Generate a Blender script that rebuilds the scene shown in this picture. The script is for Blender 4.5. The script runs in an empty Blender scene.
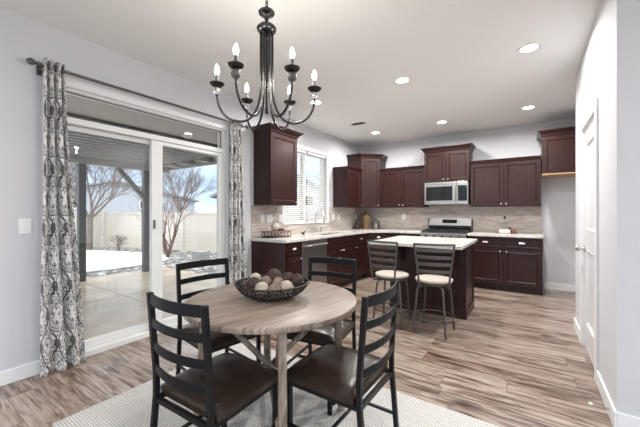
import bpy, bmesh, math, random
from mathutils import Vector, Matrix, Euler
PI = math.pi
S = bpy.context.scene
COL = S.collection

# ------------------------------------------------------------------ camera
cam_d = bpy.data.cameras.new('camera')
cam_d.lens = 36 * 308.4 / 640
cam_d.sensor_width = 36
cam_d.shift_y = -0.8 / 640
cam_d.clip_start = 0.02
cam = bpy.data.objects.new('camera', cam_d)
COL.objects.link(cam)
cam.location = (3.1912, 0, 1.2646)
cam.rotation_euler = (PI / 2, 0, 0.5962)
S.camera = cam

# ------------------------------------------------------------------ world
W = bpy.data.worlds.new('sky')
S.world = W
W.use_nodes = True
wn, wl = W.node_tree.nodes, W.node_tree.links
wn.clear()
w_out = wn.new('ShaderNodeOutputWorld')
w_bg = wn.new('ShaderNodeBackground')
w_tc = wn.new('ShaderNodeTexCoord')
w_sep = wn.new('ShaderNodeSeparateXYZ')
w_ramp = wn.new('ShaderNodeValToRGB')
w_noise = wn.new('ShaderNodeTexNoise')
w_noise.inputs['Scale'].default_value = 3.0
w_add = wn.new('ShaderNodeMath'); w_add.operation = 'MULTIPLY_ADD'
w_add.inputs[1].default_value = 0.10
wl.new(w_tc.outputs['Generated'], w_sep.inputs[0])
wl.new(w_tc.outputs['Generated'], w_noise.inputs['Vector'])
wl.new(w_noise.outputs['Fac'], w_add.inputs[0])
wl.new(w_sep.outputs['Z'], w_add.inputs[2])
wl.new(w_add.outputs[0], w_ramp.inputs['Fac'])
e = w_ramp.color_ramp.elements
e[0].position = 0.0; e[0].color = (0.250, 0.268, 0.285, 1)
e[1].position = 1.0; e[1].color = (0.66, 0.69, 0.72, 1)
for p, c in ((0.16, (0.150, 0.208, 0.280, 1)), (0.35, (0.42, 0.47, 0.52, 1))):
    k = w_ramp.color_ramp.elements.new(p); k.color = c
wl.new(w_ramp.outputs['Color'], w_bg.inputs['Color'])
w_bg.inputs['Strength'].default_value = 3.0
wl.new(w_bg.outputs[0], w_out.inputs[0])

# ------------------------------------------------------------------ sun (soft, high, from the yard side)
sd = bpy.data.lights.new('sun', 'SUN'); sd.energy = 1.1; sd.angle = math.radians(25); sd.color = (1, .96, .9)
so = bpy.data.objects.new('sun', sd); COL.objects.link(so)
so.rotation_euler = Vector((-1, .9, -1.5)).to_track_quat('-Z', 'Y').to_euler()

# brightness of the visible lamps and of the added unseen fill cans
CAN_W = 20.0          # watts of one recessed can
BULB_W = 2.0          # watts of one chandelier bulb

S.view_settings.view_transform = 'Standard'
S.view_settings.look = 'None'
S.view_settings.exposure = 0.64
S.view_settings.gamma = 1
S.view_settings.use_curve_mapping = False
S.cycles.use_denoising = True
S.cycles.max_bounces = 10
S.cycles.diffuse_bounces = 6
S.cycles.transparent_max_bounces = 16
S.cycles.sample_clamp_indirect = 6

# ================================================================== materials
def mat(name):
    m = bpy.data.materials.new(name); m.use_nodes = True
    nt = m.node_tree
    return m, nt.nodes, nt.links, nt.nodes['Principled BSDF']

def plain(name, col, rough=.5, metal=0, noise=0, nscale=20, bump=0, bscale=60, coat=0, spec=.5, stretch=(1, 1, 1)):
    """principled material with a slight procedural variation of tone and relief"""
    m, n, l, b = mat(name)
    b.inputs['Roughness'].default_value = rough
    b.inputs['Metallic'].default_value = metal
    b.inputs['Specular IOR Level'].default_value = spec
    b.inputs['Coat Weight'].default_value = coat
    b.inputs['Base Color'].default_value = (*col, 1)
    tc = n.new('ShaderNodeTexCoord'); mp = n.new('ShaderNodeMapping')
    mp.inputs['Scale'].default_value = stretch
    l.new(tc.outputs['Object'], mp.inputs['Vector'])
    if noise:
        t = n.new('ShaderNodeTexNoise'); t.inputs['Scale'].default_value = nscale; t.inputs['Detail'].default_value = 4
        l.new(mp.outputs[0], t.inputs['Vector'])
        r = n.new('ShaderNodeMapRange'); r.inputs['To Min'].default_value = 1 - noise; r.inputs['To Max'].default_value = 1 + noise
        r.inputs['From Min'].default_value = .25; r.inputs['From Max'].default_value = .75
        l.new(t.outputs['Fac'], r.inputs['Value'])
        v = n.new('ShaderNodeVectorMath'); v.operation = 'SCALE'; v.inputs[0].default_value = col
        l.new(r.outputs[0], v.inputs['Scale']); l.new(v.outputs[0], b.inputs['Base Color'])
    if bump:
        t2 = n.new('ShaderNodeTexNoise'); t2.inputs['Scale'].default_value = bscale; t2.inputs['Detail'].default_value = 3
        l.new(mp.outputs[0], t2.inputs['Vector'])
        bp = n.new('ShaderNodeBump'); bp.inputs['Strength'].default_value = bump; bp.inputs['Distance'].default_value = .002
        l.new(t2.outputs['Fac'], bp.inputs['Height']); l.new(bp.outputs[0], b.inputs['Normal'])
    return m

def emit(name, col, s):
    m, n, l, b = mat(name)
    b.inputs['Base Color'].default_value = (*col, 1)
    b.inputs['Emission Color'].default_value = (*col, 1)
    b.inputs['Emission Strength'].default_value = s
    return m

def ramp(n, stops, interp='LINEAR'):
    r = n.new('ShaderNodeValToRGB'); r.color_ramp.interpolation = interp
    el = r.color_ramp.elements
    while len(el) < len(stops): el.new(.5)
    for k, (p, c) in zip(el, stops): k.position = p; k.color = (*c, 1)
    return r

def math_(n, l, op, a, b=None, c=None):
    x = n.new('ShaderNodeMath'); x.operation = op
    for i, v in enumerate((a, b, c)):
        if v is None: continue
        if isinstance(v, (int, float)): x.inputs[i].default_value = v
        else: l.new(v, x.inputs[i])
    return x.outputs[0]

def plank_floor():
    m, n, l, b = mat('vinyl_plank')
    tc = n.new('ShaderNodeTexCoord'); sp = n.new('ShaderNodeSeparateXYZ'); l.new(tc.outputs['Object'], sp.inputs[0])
    X, Y = sp.outputs['X'], sp.outputs['Y']
    PW, PL = .18, 1.22
    row = math_(n, l, 'FLOOR', math_(n, l, 'DIVIDE', Y, PW))
    wn1 = n.new('ShaderNodeTexWhiteNoise'); wn1.noise_dimensions = '1D'; l.new(row, wn1.inputs['W'])
    xo = math_(n, l, 'ADD', math_(n, l, 'DIVIDE', X, PL), math_(n, l, 'MULTIPLY', wn1.outputs['Value'], 7.3))
    idx = math_(n, l, 'FLOOR', xo)
    cv = n.new('ShaderNodeCombineXYZ'); l.new(row, cv.inputs[0]); l.new(idx, cv.inputs[1])
    wn2 = n.new('ShaderNodeTexWhiteNoise'); wn2.noise_dimensions = '2D'; l.new(cv.outputs[0], wn2.inputs['Vector'])
    rnd = wn2.outputs['Value']
    # streaky grain, long along x, shifted per plank
    g = n.new('ShaderNodeCombineXYZ')
    l.new(math_(n, l, 'ADD', math_(n, l, 'MULTIPLY', X, 3.2), math_(n, l, 'MULTIPLY', rnd, 37)), g.inputs[0])
    l.new(math_(n, l, 'MULTIPLY', Y, 27), g.inputs[1])
    l.new(math_(n, l, 'MULTIPLY', rnd, 11), g.inputs[2])
    t = n.new('ShaderNodeTexNoise'); t.inputs['Scale'].default_value = 1.0; t.inputs['Detail'].default_value = 7; t.inputs['Roughness'].default_value = .62; t.inputs['Distortion'].default_value = .5
    l.new(g.outputs[0], t.inputs['Vector'])
    g2 = n.new('ShaderNodeCombineXYZ')
    l.new(math_(n, l, 'ADD', math_(n, l, 'MULTIPLY', X, 3.0), math_(n, l, 'MULTIPLY', rnd, 91)), g2.inputs[0])
    l.new(math_(n, l, 'MULTIPLY', Y, 90), g2.inputs[1])
    t2 = n.new('ShaderNodeTexNoise'); t2.inputs['Scale'].default_value = 1.0; t2.inputs['Detail'].default_value = 4
    l.new(g2.outputs[0], t2.inputs['Vector'])
    f = math_(n, l, 'ADD', math_(n, l, 'MULTIPLY', t.outputs['Fac'], .95), math_(n, l, 'MULTIPLY', t2.outputs['Fac'], .25))
    f = math_(n, l, 'ADD', f, math_(n, l, 'MULTIPLY', math_(n, l, 'SUBTRACT', rnd, .5), .13))
    r = ramp(n, [(.43, (.042, .022, .014)), (.50, (.112, .068, .047)), (.56, (.19, .128, .094)), (.635, (.29, .22, .175)), (.75, (.39, .325, .275))])
    l.new(f, r.inputs['Fac'])
    # plank joints
    fy = math_(n, l, 'FRACT', math_(n, l, 'DIVIDE', Y, PW)); fx = math_(n, l, 'FRACT', xo)
    ey = math_(n, l, 'MULTIPLY', math_(n, l, 'MINIMUM', fy, math_(n, l, 'SUBTRACT', 1, fy)), PW)
    ex = math_(n, l, 'MULTIPLY', math_(n, l, 'MINIMUM', fx, math_(n, l, 'SUBTRACT', 1, fx)), PL)
    d = math_(n, l, 'LESS_THAN', math_(n, l, 'MINIMUM', ex, ey), .0016)
    mx = n.new('ShaderNodeMix'); mx.data_type = 'RGBA'
    l.new(d, mx.inputs['Factor']); l.new(r.outputs['Color'], mx.inputs['A']); mx.inputs['B'].default_value = (.06, .04, .03, 1)
    l.new(mx.outputs['Result'], b.inputs['Base Color'])
    b.inputs['Roughness'].default_value = .30; b.inputs['Coat Weight'].default_value = .5; b.inputs['Coat Roughness'].default_value = .28
    bp = n.new('ShaderNodeBump'); bp.inputs['Strength'].default_value = .15; bp.inputs['Distance'].default_value = .002
    l.new(t2.outputs['Fac'], bp.inputs['Height']); l.new(bp.outputs[0], b.inputs['Normal'])
    return m

def cabinet_wood(name='espresso_wood', c0=(.015, .0046, .0042), c1=(.036, .0110, .0093)):
    m, n, l, b = mat(name)
    tc = n.new('ShaderNodeTexCoord'); mp = n.new('ShaderNodeMapping'); mp.inputs['Scale'].default_value = (30, 30, 1.6)
    l.new(tc.outputs['Object'], mp.inputs['Vector'])
    t = n.new('ShaderNodeTexNoise'); t.inputs['Scale'].default_value = 1.2; t.inputs['Detail'].default_value = 5
    l.new(mp.outputs[0], t.inputs['Vector'])
    r = ramp(n, [(.3, c0), (.7, c1)])
    l.new(t.outputs['Fac'], r.inputs['Fac']); l.new(r.outputs['Color'], b.inputs['Base Color'])
    b.inputs['Roughness'].default_value = .36
    b.inputs['Specular IOR Level'].default_value = .30; b.inputs['Coat Weight'].default_value = .12; b.inputs['Coat Roughness'].default_value = .2
    return m

def granite():
    m, n, l, b = mat('speckled_granite')
    tc = n.new('ShaderNodeTexCoord')
    t = n.new('ShaderNodeTexNoise'); t.inputs['Scale'].default_value = 55; t.inputs['Detail'].default_value = 6; t.inputs['Roughness'].default_value = .8
    t2 = n.new('ShaderNodeTexNoise'); t2.inputs['Scale'].default_value = 9; t2.inputs['Detail'].default_value = 3
    l.new(tc.outputs['Object'], t.inputs['Vector']); l.new(tc.outputs['Object'], t2.inputs['Vector'])
    r = ramp(n, [(.33, (.10, .085, .08)), (.42, (.42, .38, .35)), (.50, (.62, .60, .565)), (.7, (.73, .71, .68))])
    f = math_(n, l, 'ADD', math_(n, l, 'MULTIPLY', t.outputs['Fac'], .85), math_(n, l, 'MULTIPLY', t2.outputs['Fac'], .15))
    l.new(f, r.inputs['Fac']); l.new(r.outputs['Color'], b.inputs['Base Color'])
    b.inputs['Roughness'].default_value = .16
    return m

def backsplash(axis):
    """linear mosaic of brownish grey stone; axis = the horizontal direction on the wall"""
    m, n, l, b = mat('stone_mosaic_' + axis.lower())
    tc = n.new('ShaderNodeTexCoord'); sp = n.new('ShaderNodeSeparateXYZ'); l.new(tc.outputs['Object'], sp.inputs[0])
    cv = n.new('ShaderNodeCombineXYZ'); l.new(sp.outputs[axis], cv.inputs[0]); l.new(sp.outputs['Z'], cv.inputs[1])
    br = n.new('ShaderNodeTexBrick'); br.inputs['Scale'].default_value = 1
    br.inputs['Brick Width'].default_value = .23; br.inputs['Row Height'].default_value = .046
    br.inputs['Mortar Size'].default_value = .0018; br.inputs['Bias'].default_value = 0
    br.inputs['Color1'].default_value = (.55, .49, .45, 1); br.inputs['Color2'].default_value = (.40, .335, .295, 1)
    br.inputs['Mortar'].default_value = (.60, .57, .54, 1)
    br.offset_frequency = 2; br.offset = .5
    l.new(cv.outputs[0], br.inputs['Vector'])
    st = n.new('ShaderNodeMapping'); st.inputs['Scale'].default_value = (7, 60, 1); l.new(cv.outputs[0], st.inputs['Vector'])
    t = n.new('ShaderNodeTexNoise'); t.inputs['Scale'].default_value = 1; t.inputs['Detail'].default_value = 5
    l.new(st.outputs[0], t.inputs['Vector'])
    r = n.new('ShaderNodeMapRange'); r.inputs['To Min'].default_value = .72; r.inputs['To Max'].default_value = 1.28
    r.inputs['From Min'].default_value = .25; r.inputs['From Max'].default_value = .75
    l.new(t.outputs['Fac'], r.inputs['Value'])
    v = n.new('ShaderNodeVectorMath'); v.operation = 'SCALE'
    l.new(br.outputs['Color'], v.inputs[0]); l.new(r.outputs[0], v.inputs['Scale']); l.new(v.outputs[0], b.inputs['Base Color'])
    b.inputs['Roughness'].default_value = .42
    bp = n.new('ShaderNodeBump'); bp.inputs['Strength'].default_value = .4; bp.inputs['Distance'].default_value = .003; bp.invert = True
    l.new(br.outputs['Fac'], bp.inputs['Height']); l.new(bp.outputs[0], b.inputs['Normal'])
    return m

def damask():
    """ogee damask on a charcoal ground, driven by the cloth's own UVs in metres"""
    m, n, l, b = mat('damask_cloth')
    uv = n.new('ShaderNodeUVMap'); uv.uv_map = 'UVMap'
    tn = n.new('ShaderNodeTexNoise'); tn.inputs['Scale'].default_value = 16; tn.inputs['Detail'].default_value = 2
    l.new(uv.outputs[0], tn.inputs['Vector'])
    sp = n.new('ShaderNodeSeparateXYZ'); l.new(uv.outputs[0], sp.inputs[0])
    U = math_(n, l, 'MULTIPLY', sp.outputs['X'], 2 * PI / .30)
    V = math_(n, l, 'MULTIPLY', sp.outputs['Y'], 2 * PI / .46)
    cu, cv_ = math_(n, l, 'COSINE', U), math_(n, l, 'COSINE', V)
    g = math_(n, l, 'ADD', cu, cv_)                         # ogee lattice
    c3 = math_(n, l, 'MULTIPLY', math_(n, l, 'COSINE', math_(n, l, 'MULTIPLY', U, 4)), math_(n, l, 'COSINE', math_(n, l, 'MULTIPLY', V, 5)))
    g = math_(n, l, 'ADD', g, math_(n, l, 'MULTIPLY', c3, .24))
    s3 = math_(n, l, 'MULTIPLY', math_(n, l, 'SINE', math_(n, l, 'MULTIPLY', V, 9)), math_(n, l, 'COSINE', math_(n, l, 'MULTIPLY', U, 6)))
    g = math_(n, l, 'ADD', g, math_(n, l, 'MULTIPLY', s3, .14))
    g = math_(n, l, 'ADD', g, math_(n, l, 'MULTIPLY', math_(n, l, 'SUBTRACT', tn.outputs['Fac'], .5), .35))
    dk, gy, wh = (.075, .075, .08), (.22, .215, .215), (.74, .72, .70)
    r = ramp(n, [(.0, dk), (.14, dk), (.17, wh), (.24, wh), (.27, dk), (.36, gy), (.39, wh), (.46, wh), (.49, gy), (.56, dk), (.59, wh), (.68, wh), (.71, dk), (.80, gy), (.83, wh)])
    l.new(math_(n, l, 'MULTIPLY', math_(n, l, 'ABSOLUTE', g), .5), r.inputs['Fac'])
    l.new(r.outputs['Color'], b.inputs['Base Color'])
    b.inputs['Roughness'].default_value = .9; b.inputs['Sheen Weight'].default_value = .2
    return m

def table_wood():
    m, n, l, b = mat('weathered_oak')
    tc = n.new('ShaderNodeTexCoord'); mp = n.new('ShaderNodeMapping'); mp.inputs['Rotation'].default_value = (0, 0, math.radians(12))
    l.new(tc.outputs['Object'], mp.inputs['Vector'])
    st = n.new('ShaderNodeMapping'); st.inputs['Scale'].default_value = (95, 3.5, 8); l.new(mp.outputs[0], st.inputs['Vector'])
    t = n.new('ShaderNodeTexNoise'); t.inputs['Scale'].default_value = 1; t.inputs['Detail'].default_value = 6; t.inputs['Roughness'].default_value = .65
    l.new(st.outputs[0], t.inputs['Vector'])
    st2 = n.new('ShaderNodeMapping'); st2.inputs['Scale'].default_value = (11, 1.2, 3); l.new(mp.outputs[0], st2.inputs['Vector'])
    t2 = n.new('ShaderNodeTexNoise'); t2.inputs['Scale'].default_value = 1; t2.inputs['Detail'].default_value = 2
    l.new(st2.outputs[0], t2.inputs['Vector'])
    f = math_(n, l, 'ADD', math_(n, l, 'MULTIPLY', t.outputs['Fac'], .75), math_(n, l, 'MULTIPLY', t2.outputs['Fac'], .3))
    r = ramp(n, [(.36, (.08, .054, .038)), (.50, (.215, .160, .122)), (.66, (.39, .325, .27))])
    l.new(f, r.inputs['Fac']); l.new(r.outputs['Color'], b.inputs['Base Color'])
    b.inputs['Roughness'].default_value = .40
    bp = n.new('ShaderNodeBump'); bp.inputs['Strength'].default_value = .25; bp.inputs['Distance'].default_value = .002
    l.new(t.outputs['Fac'], bp.inputs['Height']); l.new(bp.outputs[0], b.inputs['Normal'])
    return m

def rug_mat():
    m, n, l, b = mat('rug_weave')
    tc = n.new('ShaderNodeTexCoord')
    br = n.new('ShaderNodeTexBrick'); br.inputs['Scale'].default_value = 1
    br.inputs['Brick Width'].default_value = .024; br.inputs['Row Height'].default_value = .0145
    br.inputs['Mortar Size'].default_value = .0024; br.inputs['Mortar Smooth'].default_value = .35
    br.inputs['Color1'].default_value = (.66, .645, .62, 1); br.inputs['Color2'].default_value = (.58, .565, .54, 1)
    br.inputs['Mortar'].default_value = (.33, .32, .305, 1)
    l.new(tc.outputs['Object'], br.inputs['Vector'])
    l.new(br.outputs['Color'], b.inputs['Base Color'])
    b.inputs['Roughness'].default_value = .95
    bp = n.new('ShaderNodeBump'); bp.inputs['Strength'].default_value = .6; bp.inputs['Distance'].default_value = .004; bp.invert = True
    l.new(br.outputs['Fac'], bp.inputs['Height']); l.new(bp.outputs[0], b.inputs['Normal'])
    return m

def rock_mulch():
    m, n, l, b = mat('rock_mulch')
    tc = n.new('ShaderNodeTexCoord')
    v = n.new('ShaderNodeTexVoronoi'); v.inputs['Scale'].default_value = 11
    l.new(tc.outputs['Object'], v.inputs['Vector'])
    sp = n.new('ShaderNodeSeparateColor'); l.new(v.outputs['Color'], sp.inputs[0])
    r = ramp(n, [(.0, (.07, .062, .055)), (.45, (.20, .18, .16)), (.8, (.36, .34, .32)), (.95, (.75, .75, .76))])
    l.new(sp.outputs[0], r.inputs['Fac']); l.new(r.outputs['Color'], b.inputs['Base Color'])
    b.inputs['Roughness'].default_value = .85
    bp = n.new('ShaderNodeBump'); bp.inputs['Strength'].default_value = 1; bp.inputs['Distance'].default_value = .05; bp.invert = True
    l.new(v.outputs['Distance'], bp.inputs['Height']); l.new(bp.outputs[0], b.inputs['Normal'])
    return m

def glass_pane():
    m, n, l, b = mat('window_glass')
    n.remove(b)
    out = n['Material Output']
    tr = n.new('ShaderNodeBsdfTransparent'); tr.inputs['Color'].default_value = (1, 1, 1, 1)
    gl = n.new('ShaderNodeBsdfGlossy'); gl.inputs['Roughness'].default_value = .0
    lw = n.new('ShaderNodeLayerWeight'); lw.inputs['Blend'].default_value = .5
    fr = math_(n, l, 'MULTIPLY_ADD', math_(n, l, 'POWER', lw.outputs['Facing'], 5), .96, .04)
    mx = n.new('ShaderNodeMixShader')
    l.new(fr, mx.inputs[0]); l.new(tr.outputs[0], mx.inputs[1]); l.new(gl.outputs[0], mx.inputs[2])
    l.new(mx.outputs[0], out.inputs['Surface'])
    return m

def crystal_glass(name, col=(1, 1, 1), rough=.02):
    m, n, l, b = mat(name)
    b.inputs['Base Color'].default_value = (*col, 1)
    b.inputs['Transmission Weight'].default_value = 1; b.inputs['Roughness'].default_value = rough; b.inputs['IOR'].default_value = 1.45
    return m

M = {
    'floor': plank_floor(),
    'wall': plain('lavender_grey_paint', (.59, .587, .613), .75, noise=.02, nscale=2, bump=.12, bscale=140),
    'ceiling': plain('ceiling_paint', (.78, .78, .77), .9, bump=.1, bscale=120),
    'white': plain('white_trim_paint', (.78, .78, .79), .38),
    'door_white': plain('white_door_paint', (.64, .64, .65), .42),
    'vinyl': plain('white_vinyl', (.74, .74, .73), .35),
    'wood': cabinet_wood(),
    'crownwood': cabinet_wood('espresso_crown', (.016, .005, .0048), (.034, .010, .009)),
    'lightwood': plain('raw_maple', (.42, .27, .15), .5, noise=.2, nscale=3, stretch=(3, 30, 30)),
    'granite': granite(),
    'splash_y': backsplash('Y'), 'splash_x': backsplash('X'),
    'nickel': plain('brushed_nickel', (.62, .60, .57), .28, 1),
    'steel': plain('stainless_steel', (.40, .39, .38), .33, 1, noise=.06, nscale=4, stretch=(1, 1, 60)),
    'blackglass': plain('black_glass', (.008, .008, .009), .06, spec=.35),
    'satin': plain('satin_steel', (.36, .355, .35), .48, 1, noise=.06, nscale=4, stretch=(1, 1, 60)),
    'greyball': plain('grey_ribbed_ball', (.13, .125, .12), .5, .3, noise=.3, nscale=60),
    'iron': plain('cast_iron', (.012, .012, .013), .5),
    'blackmetal': plain('black_painted_metal', (.0085, .009, .0105), .36, noise=.1, spec=.18),
    'leather': plain('brown_leather', (.029, .018, .013), .29, noise=.45, nscale=7, bump=.25, bscale=90, spec=.33),
    'oak': table_wood(),
    'bronze': plain('grey_bronze_metal', (.105, .095, .089), .40, .6, spec=.3),
    'cream': plain('cream_upholstery', (.43, .385, .33), .75, noise=.08, nscale=30, bump=.3, bscale=150),
    'damask': damask(),
    'rod': plain('pewter_rod', (.13, .128, .13), .35, .8),
    'chand': plain('antique_nickel', (.060, .058, .058), .27, 1),
    'bulb': emit('lit_bulb', (1, .95, .86), 20),
    'candle': plain('grey_candle_sleeve', (.10, .10, .10), .4),
    'crystal': crystal_glass('clear_crystal'),
    'canlight': emit('lit_can_lens', (1, .97, .92), 14),
    'wire': plain('dark_bronze_wire', (.030, .021, .018), .45, .5),
    'rug': rug_mat(),
    'plate': plain('outlet_plastic', (.80, .80, .79), .4),
    'glass': glass_pane(),
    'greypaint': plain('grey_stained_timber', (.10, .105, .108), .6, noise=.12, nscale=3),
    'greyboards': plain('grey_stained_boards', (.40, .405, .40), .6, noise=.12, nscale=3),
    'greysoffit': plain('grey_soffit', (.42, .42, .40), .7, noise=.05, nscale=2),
    'concrete': plain('wet_concrete', (.54, .44, .325), .26, noise=.32, nscale=1.6),
    'snow': plain('snow', (.86, .87, .88), .9, noise=.03, nscale=3, bump=.4, bscale=8),
    'rock': rock_mulch(),
    'fence': plain('white_vinyl_fence', (.60, .56, .49), .5, noise=.04, nscale=1),
    'bark': plain('bare_bark', (.17, .14, .12), .9, noise=.3, nscale=12),
    'redbark': plain('reddish_twigs', (.13, .075, .06), .9, noise=.3, nscale=12),
    'siding': plain('grey_siding', (.40, .43, .47), .8, noise=.05, nscale=.5),
    'siding2': plain('pale_siding', (.52, .54, .57), .8, noise=.05, nscale=.5),
    'roofing': plain('grey_shingles', (.27, .28, .31), .9, noise=.15, nscale=3),
    'darkroof': plain('dark_shingles', (.07, .07, .075), .9, noise=.15, nscale=3),
    'hill': plain('blue_grey_hill', (.35, .42, .50), 1, noise=.1, nscale=.1),
    'stone': plain('grey_block', (.36, .35, .34), .9, noise=.2, nscale=14),
    'amber': plain('amber_ceramic', (.17, .105, .050), .25, noise=.35, nscale=9),
    'darkglaze': plain('dark_glazed_ceramic', (.045, .03, .024), .25),
    'ball_white': plain('ivory_ball', (.47, .41, .33), .8, noise=.2, nscale=40, bump=.8, bscale=60),
    'ball_tan': plain('tan_wicker', (.27, .205, .155), .8, noise=.4, nscale=50, bump=1, bscale=70),
    'ball_brown': plain('brown_twig', (.065, .036, .030), .7, noise=.5, nscale=60, bump=1, bscale=80),
    'book': plain('white_box_card', (.74, .68, .60), .6),
    'pink': crystal_glass('pink_glass', (.9, .55, .5)),
    'clearbottle': crystal_glass('clear_bottle_glass', (.93, .97, .93)),
    'redwood': plain('reddish_wood', (.17, .075, .055), .5),
    'black': plain('black_plastic', (.012, .012, .012), .4),
    'blind': plain('white_blind', (.68, .68, .67), .45),
}

# ================================================================== mesh helpers
class MB:
    def __init__(s): s.bm = bmesh.new()
    def quadmesh(s, vs, fs):
        v = [s.bm.verts.new(p) for p in vs]
        for f in fs:
            try: s.bm.faces.new([v[i] for i in f])
            except ValueError: pass
        return s
    def box(s, x0, x1, y0, y1, z0, z1, mx=None):
        vs = [Vector(p) for p in ((x0, y0, z0), (x1, y0, z0), (x1, y1, z0), (x0, y1, z0), (x0, y0, z1), (x1, y0, z1), (x1, y1, z1), (x0, y1, z1))]
        if mx: vs = [mx @ p for p in vs]
        return s.quadmesh(vs, [(3, 2, 1, 0), (4, 5, 6, 7), (0, 1, 5, 4), (1, 2, 6, 5), (2, 3, 7, 6), (3, 0, 4, 7)])
    def bar(s, p, q, w, t, up=(0, 0, 1)):
        """square bar from p to q: w across, t along up"""
        p, q = Vector(p), Vector(q); d = (q - p).normalized()
        a = d.cross(Vector(up)); a = a.normalized() if a.length > 1e-5 else Vector((1, 0, 0))
        u = a.cross(d).normalized()
        vs = [c + a * i * w / 2 + u * j * t / 2 for c in (p, q) for i, j in ((-1, -1), (1, -1), (1, 1), (-1, 1))]
        return s.quadmesh(vs, [(3, 2, 1, 0), (4, 5, 6, 7), (0, 1, 5, 4), (1, 2, 6, 5), (2, 3, 7, 6), (3, 0, 4, 7)])
    def tube(s, pts, r, seg=8, cap=True, closed=False):
        pts = [Vector(p) for p in pts]; n = len(pts)
        rs = r if isinstance(r, (list, tuple)) else [r] * n
        rings = []; ref = None
        for i, p in enumerate(pts):
            a = pts[i - 1] if (i or closed) else pts[i]; b = pts[(i + 1) % n] if (i < n - 1 or closed) else pts[i]
            t = (b - a).normalized()
            if ref is None:
                ref = Vector((0, 0, 1)) if abs(t.z) < .9 else Vector((1, 0, 0))
            u = t.cross(ref).normalized(); v = u.cross(t).normalized(); ref = v
            rings.append([s.bm.verts.new(p + (u * math.cos(2 * PI * k / seg) + v * math.sin(2 * PI * k / seg)) * rs[i]) for k in range(seg)])
        for i in range(n if closed else n - 1):
            A, B = rings[i], rings[(i + 1) % n]
            for k in range(seg):
                s.bm.faces.new((A[k], B[k], B[(k + 1) % seg], A[(k + 1) % seg]))
        if cap and not closed:
            s.bm.faces.new(rings[0]); s.bm.faces.new(rings[-1][::-1])
        return s
    def lathe(s, prof, c=(0, 0, 0), seg=24, mx=None, cap=True):
        c = Vector(c); rings = []
        for r, z in prof:
            if r < 1e-6:
                p = Vector((0, 0, z)); p = (mx @ p if mx else p) + c
                rings.append([s.bm.verts.new(p)])
            else:
                ring = []
                for k in range(seg):
                    p = Vector((r * math.cos(2 * PI * k / seg), r * math.sin(2 * PI * k / seg), z))
                    ring.append(s.bm.verts.new((mx @ p if mx else p) + c))
                rings.append(ring)
        for A, B in zip(rings, rings[1:]):
            if len(A) == 1 and len(B) == 1: continue
            for k in range(seg):
                k2 = (k + 1) % seg
                if len(A) == 1: s.bm.faces.new((A[0], B[k2], B[k]))
                elif len(B) == 1: s.bm.faces.new((A[k], A[k2], B[0]))
                else: s.bm.faces.new((A[k], A[k2], B[k2], B[k]))
        if len(rings[0]) > 1 and cap: s.bm.faces.new(rings[0][::-1])
        if len(rings[-1]) > 1 and cap: s.bm.faces.new(rings[-1])
        return s
    def ball(s, c, r, seg=16, sc=(1, 1, 1)):
        n = seg // 2
        prof = [(r * math.sin(PI * i / n) if 0 < i < n else 0, -r * math.cos(PI * i / n)) for i in range(n + 1)]
        return s.lathe(prof, c, seg, Matrix.Diagonal((*sc, 1)))
    def prism(s, poly, z0, z1, mx=None):
        n = len(poly)
        vs = [Vector((x, y, z)) for z in (z0, z1) for x, y in poly]
        if mx: vs = [mx @ p for p in vs]
        return s.quadmesh(vs, [tuple(range(n))[::-1], tuple(range(n, 2 * n))] + [(i, (i + 1) % n, n + (i + 1) % n, n + i) for i in range(n)])
    def obj(s, name, m, parent=None, smooth=False, bevel=0, world=True, uv=None):
        """link as ONE mesh object; world=True: coordinates are world ones and get moved into the parent's frame"""
        bmesh.ops.recalc_face_normals(s.bm, faces=s.bm.faces)
        if parent is not None and world:
            root = parent
            while root.parent: root = root.parent
            inv = (Matrix.Translation(root.location) @ root.rotation_euler.to_matrix().to_4x4()).inverted()
            s.bm.transform(inv)
        me = bpy.data.meshes.new(name); s.bm.to_mesh(me); s.bm.free()
        if m: me.materials.append(m)
        if smooth:
            for p in me.polygons: p.use_smooth = True
            try: me.set_sharp_from_angle(angle=math.radians(40))
            except Exception: pass
        o = bpy.data.objects.new(name, me); COL.objects.link(o)
        if parent is not None: o.parent = parent
        if bevel:
            md = o.modifiers.new('bevel', 'BEVEL'); md.width = bevel; md.segments = 2; md.limit_method = 'ANGLE'; md.angle_limit = math.radians(40)
            md.harden_normals = False
        return o

def thing(name, label, cat, loc=(0, 0, 0), rz=0, group=None):
    o = bpy.data.objects.new(name, None); COL.objects.link(o)
    o.location = loc; o.rotation_euler = (0, 0, rz); o.empty_display_size = .1
    o['label'] = label; o['category'] = cat
    if group: o['group'] = group
    return o

def tag(o, label, cat, group=None, kind=None):
    o['label'] = label; o['category'] = cat
    if group: o['group'] = group
    if kind: o['kind'] = kind
    return o

def struct(o, label=None):
    o['kind'] = 'structure'
    if label: o['label'] = label
    return o

def copy_tree(o, parent=None):
    kids = [c for c in bpy.data.objects if c.parent == o]
    c = o.copy(); COL.objects.link(c)
    if parent: c.parent = parent
    for k in kids: copy_tree(k, c)
    return c

def place(src, first, loc, rz, label, group=None):
    o = src if first else copy_tree(src)
    o.location = loc; o.rotation_euler = (0, 0, rz); o['label'] = label
    if group: o['group'] = group
    return o

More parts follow.
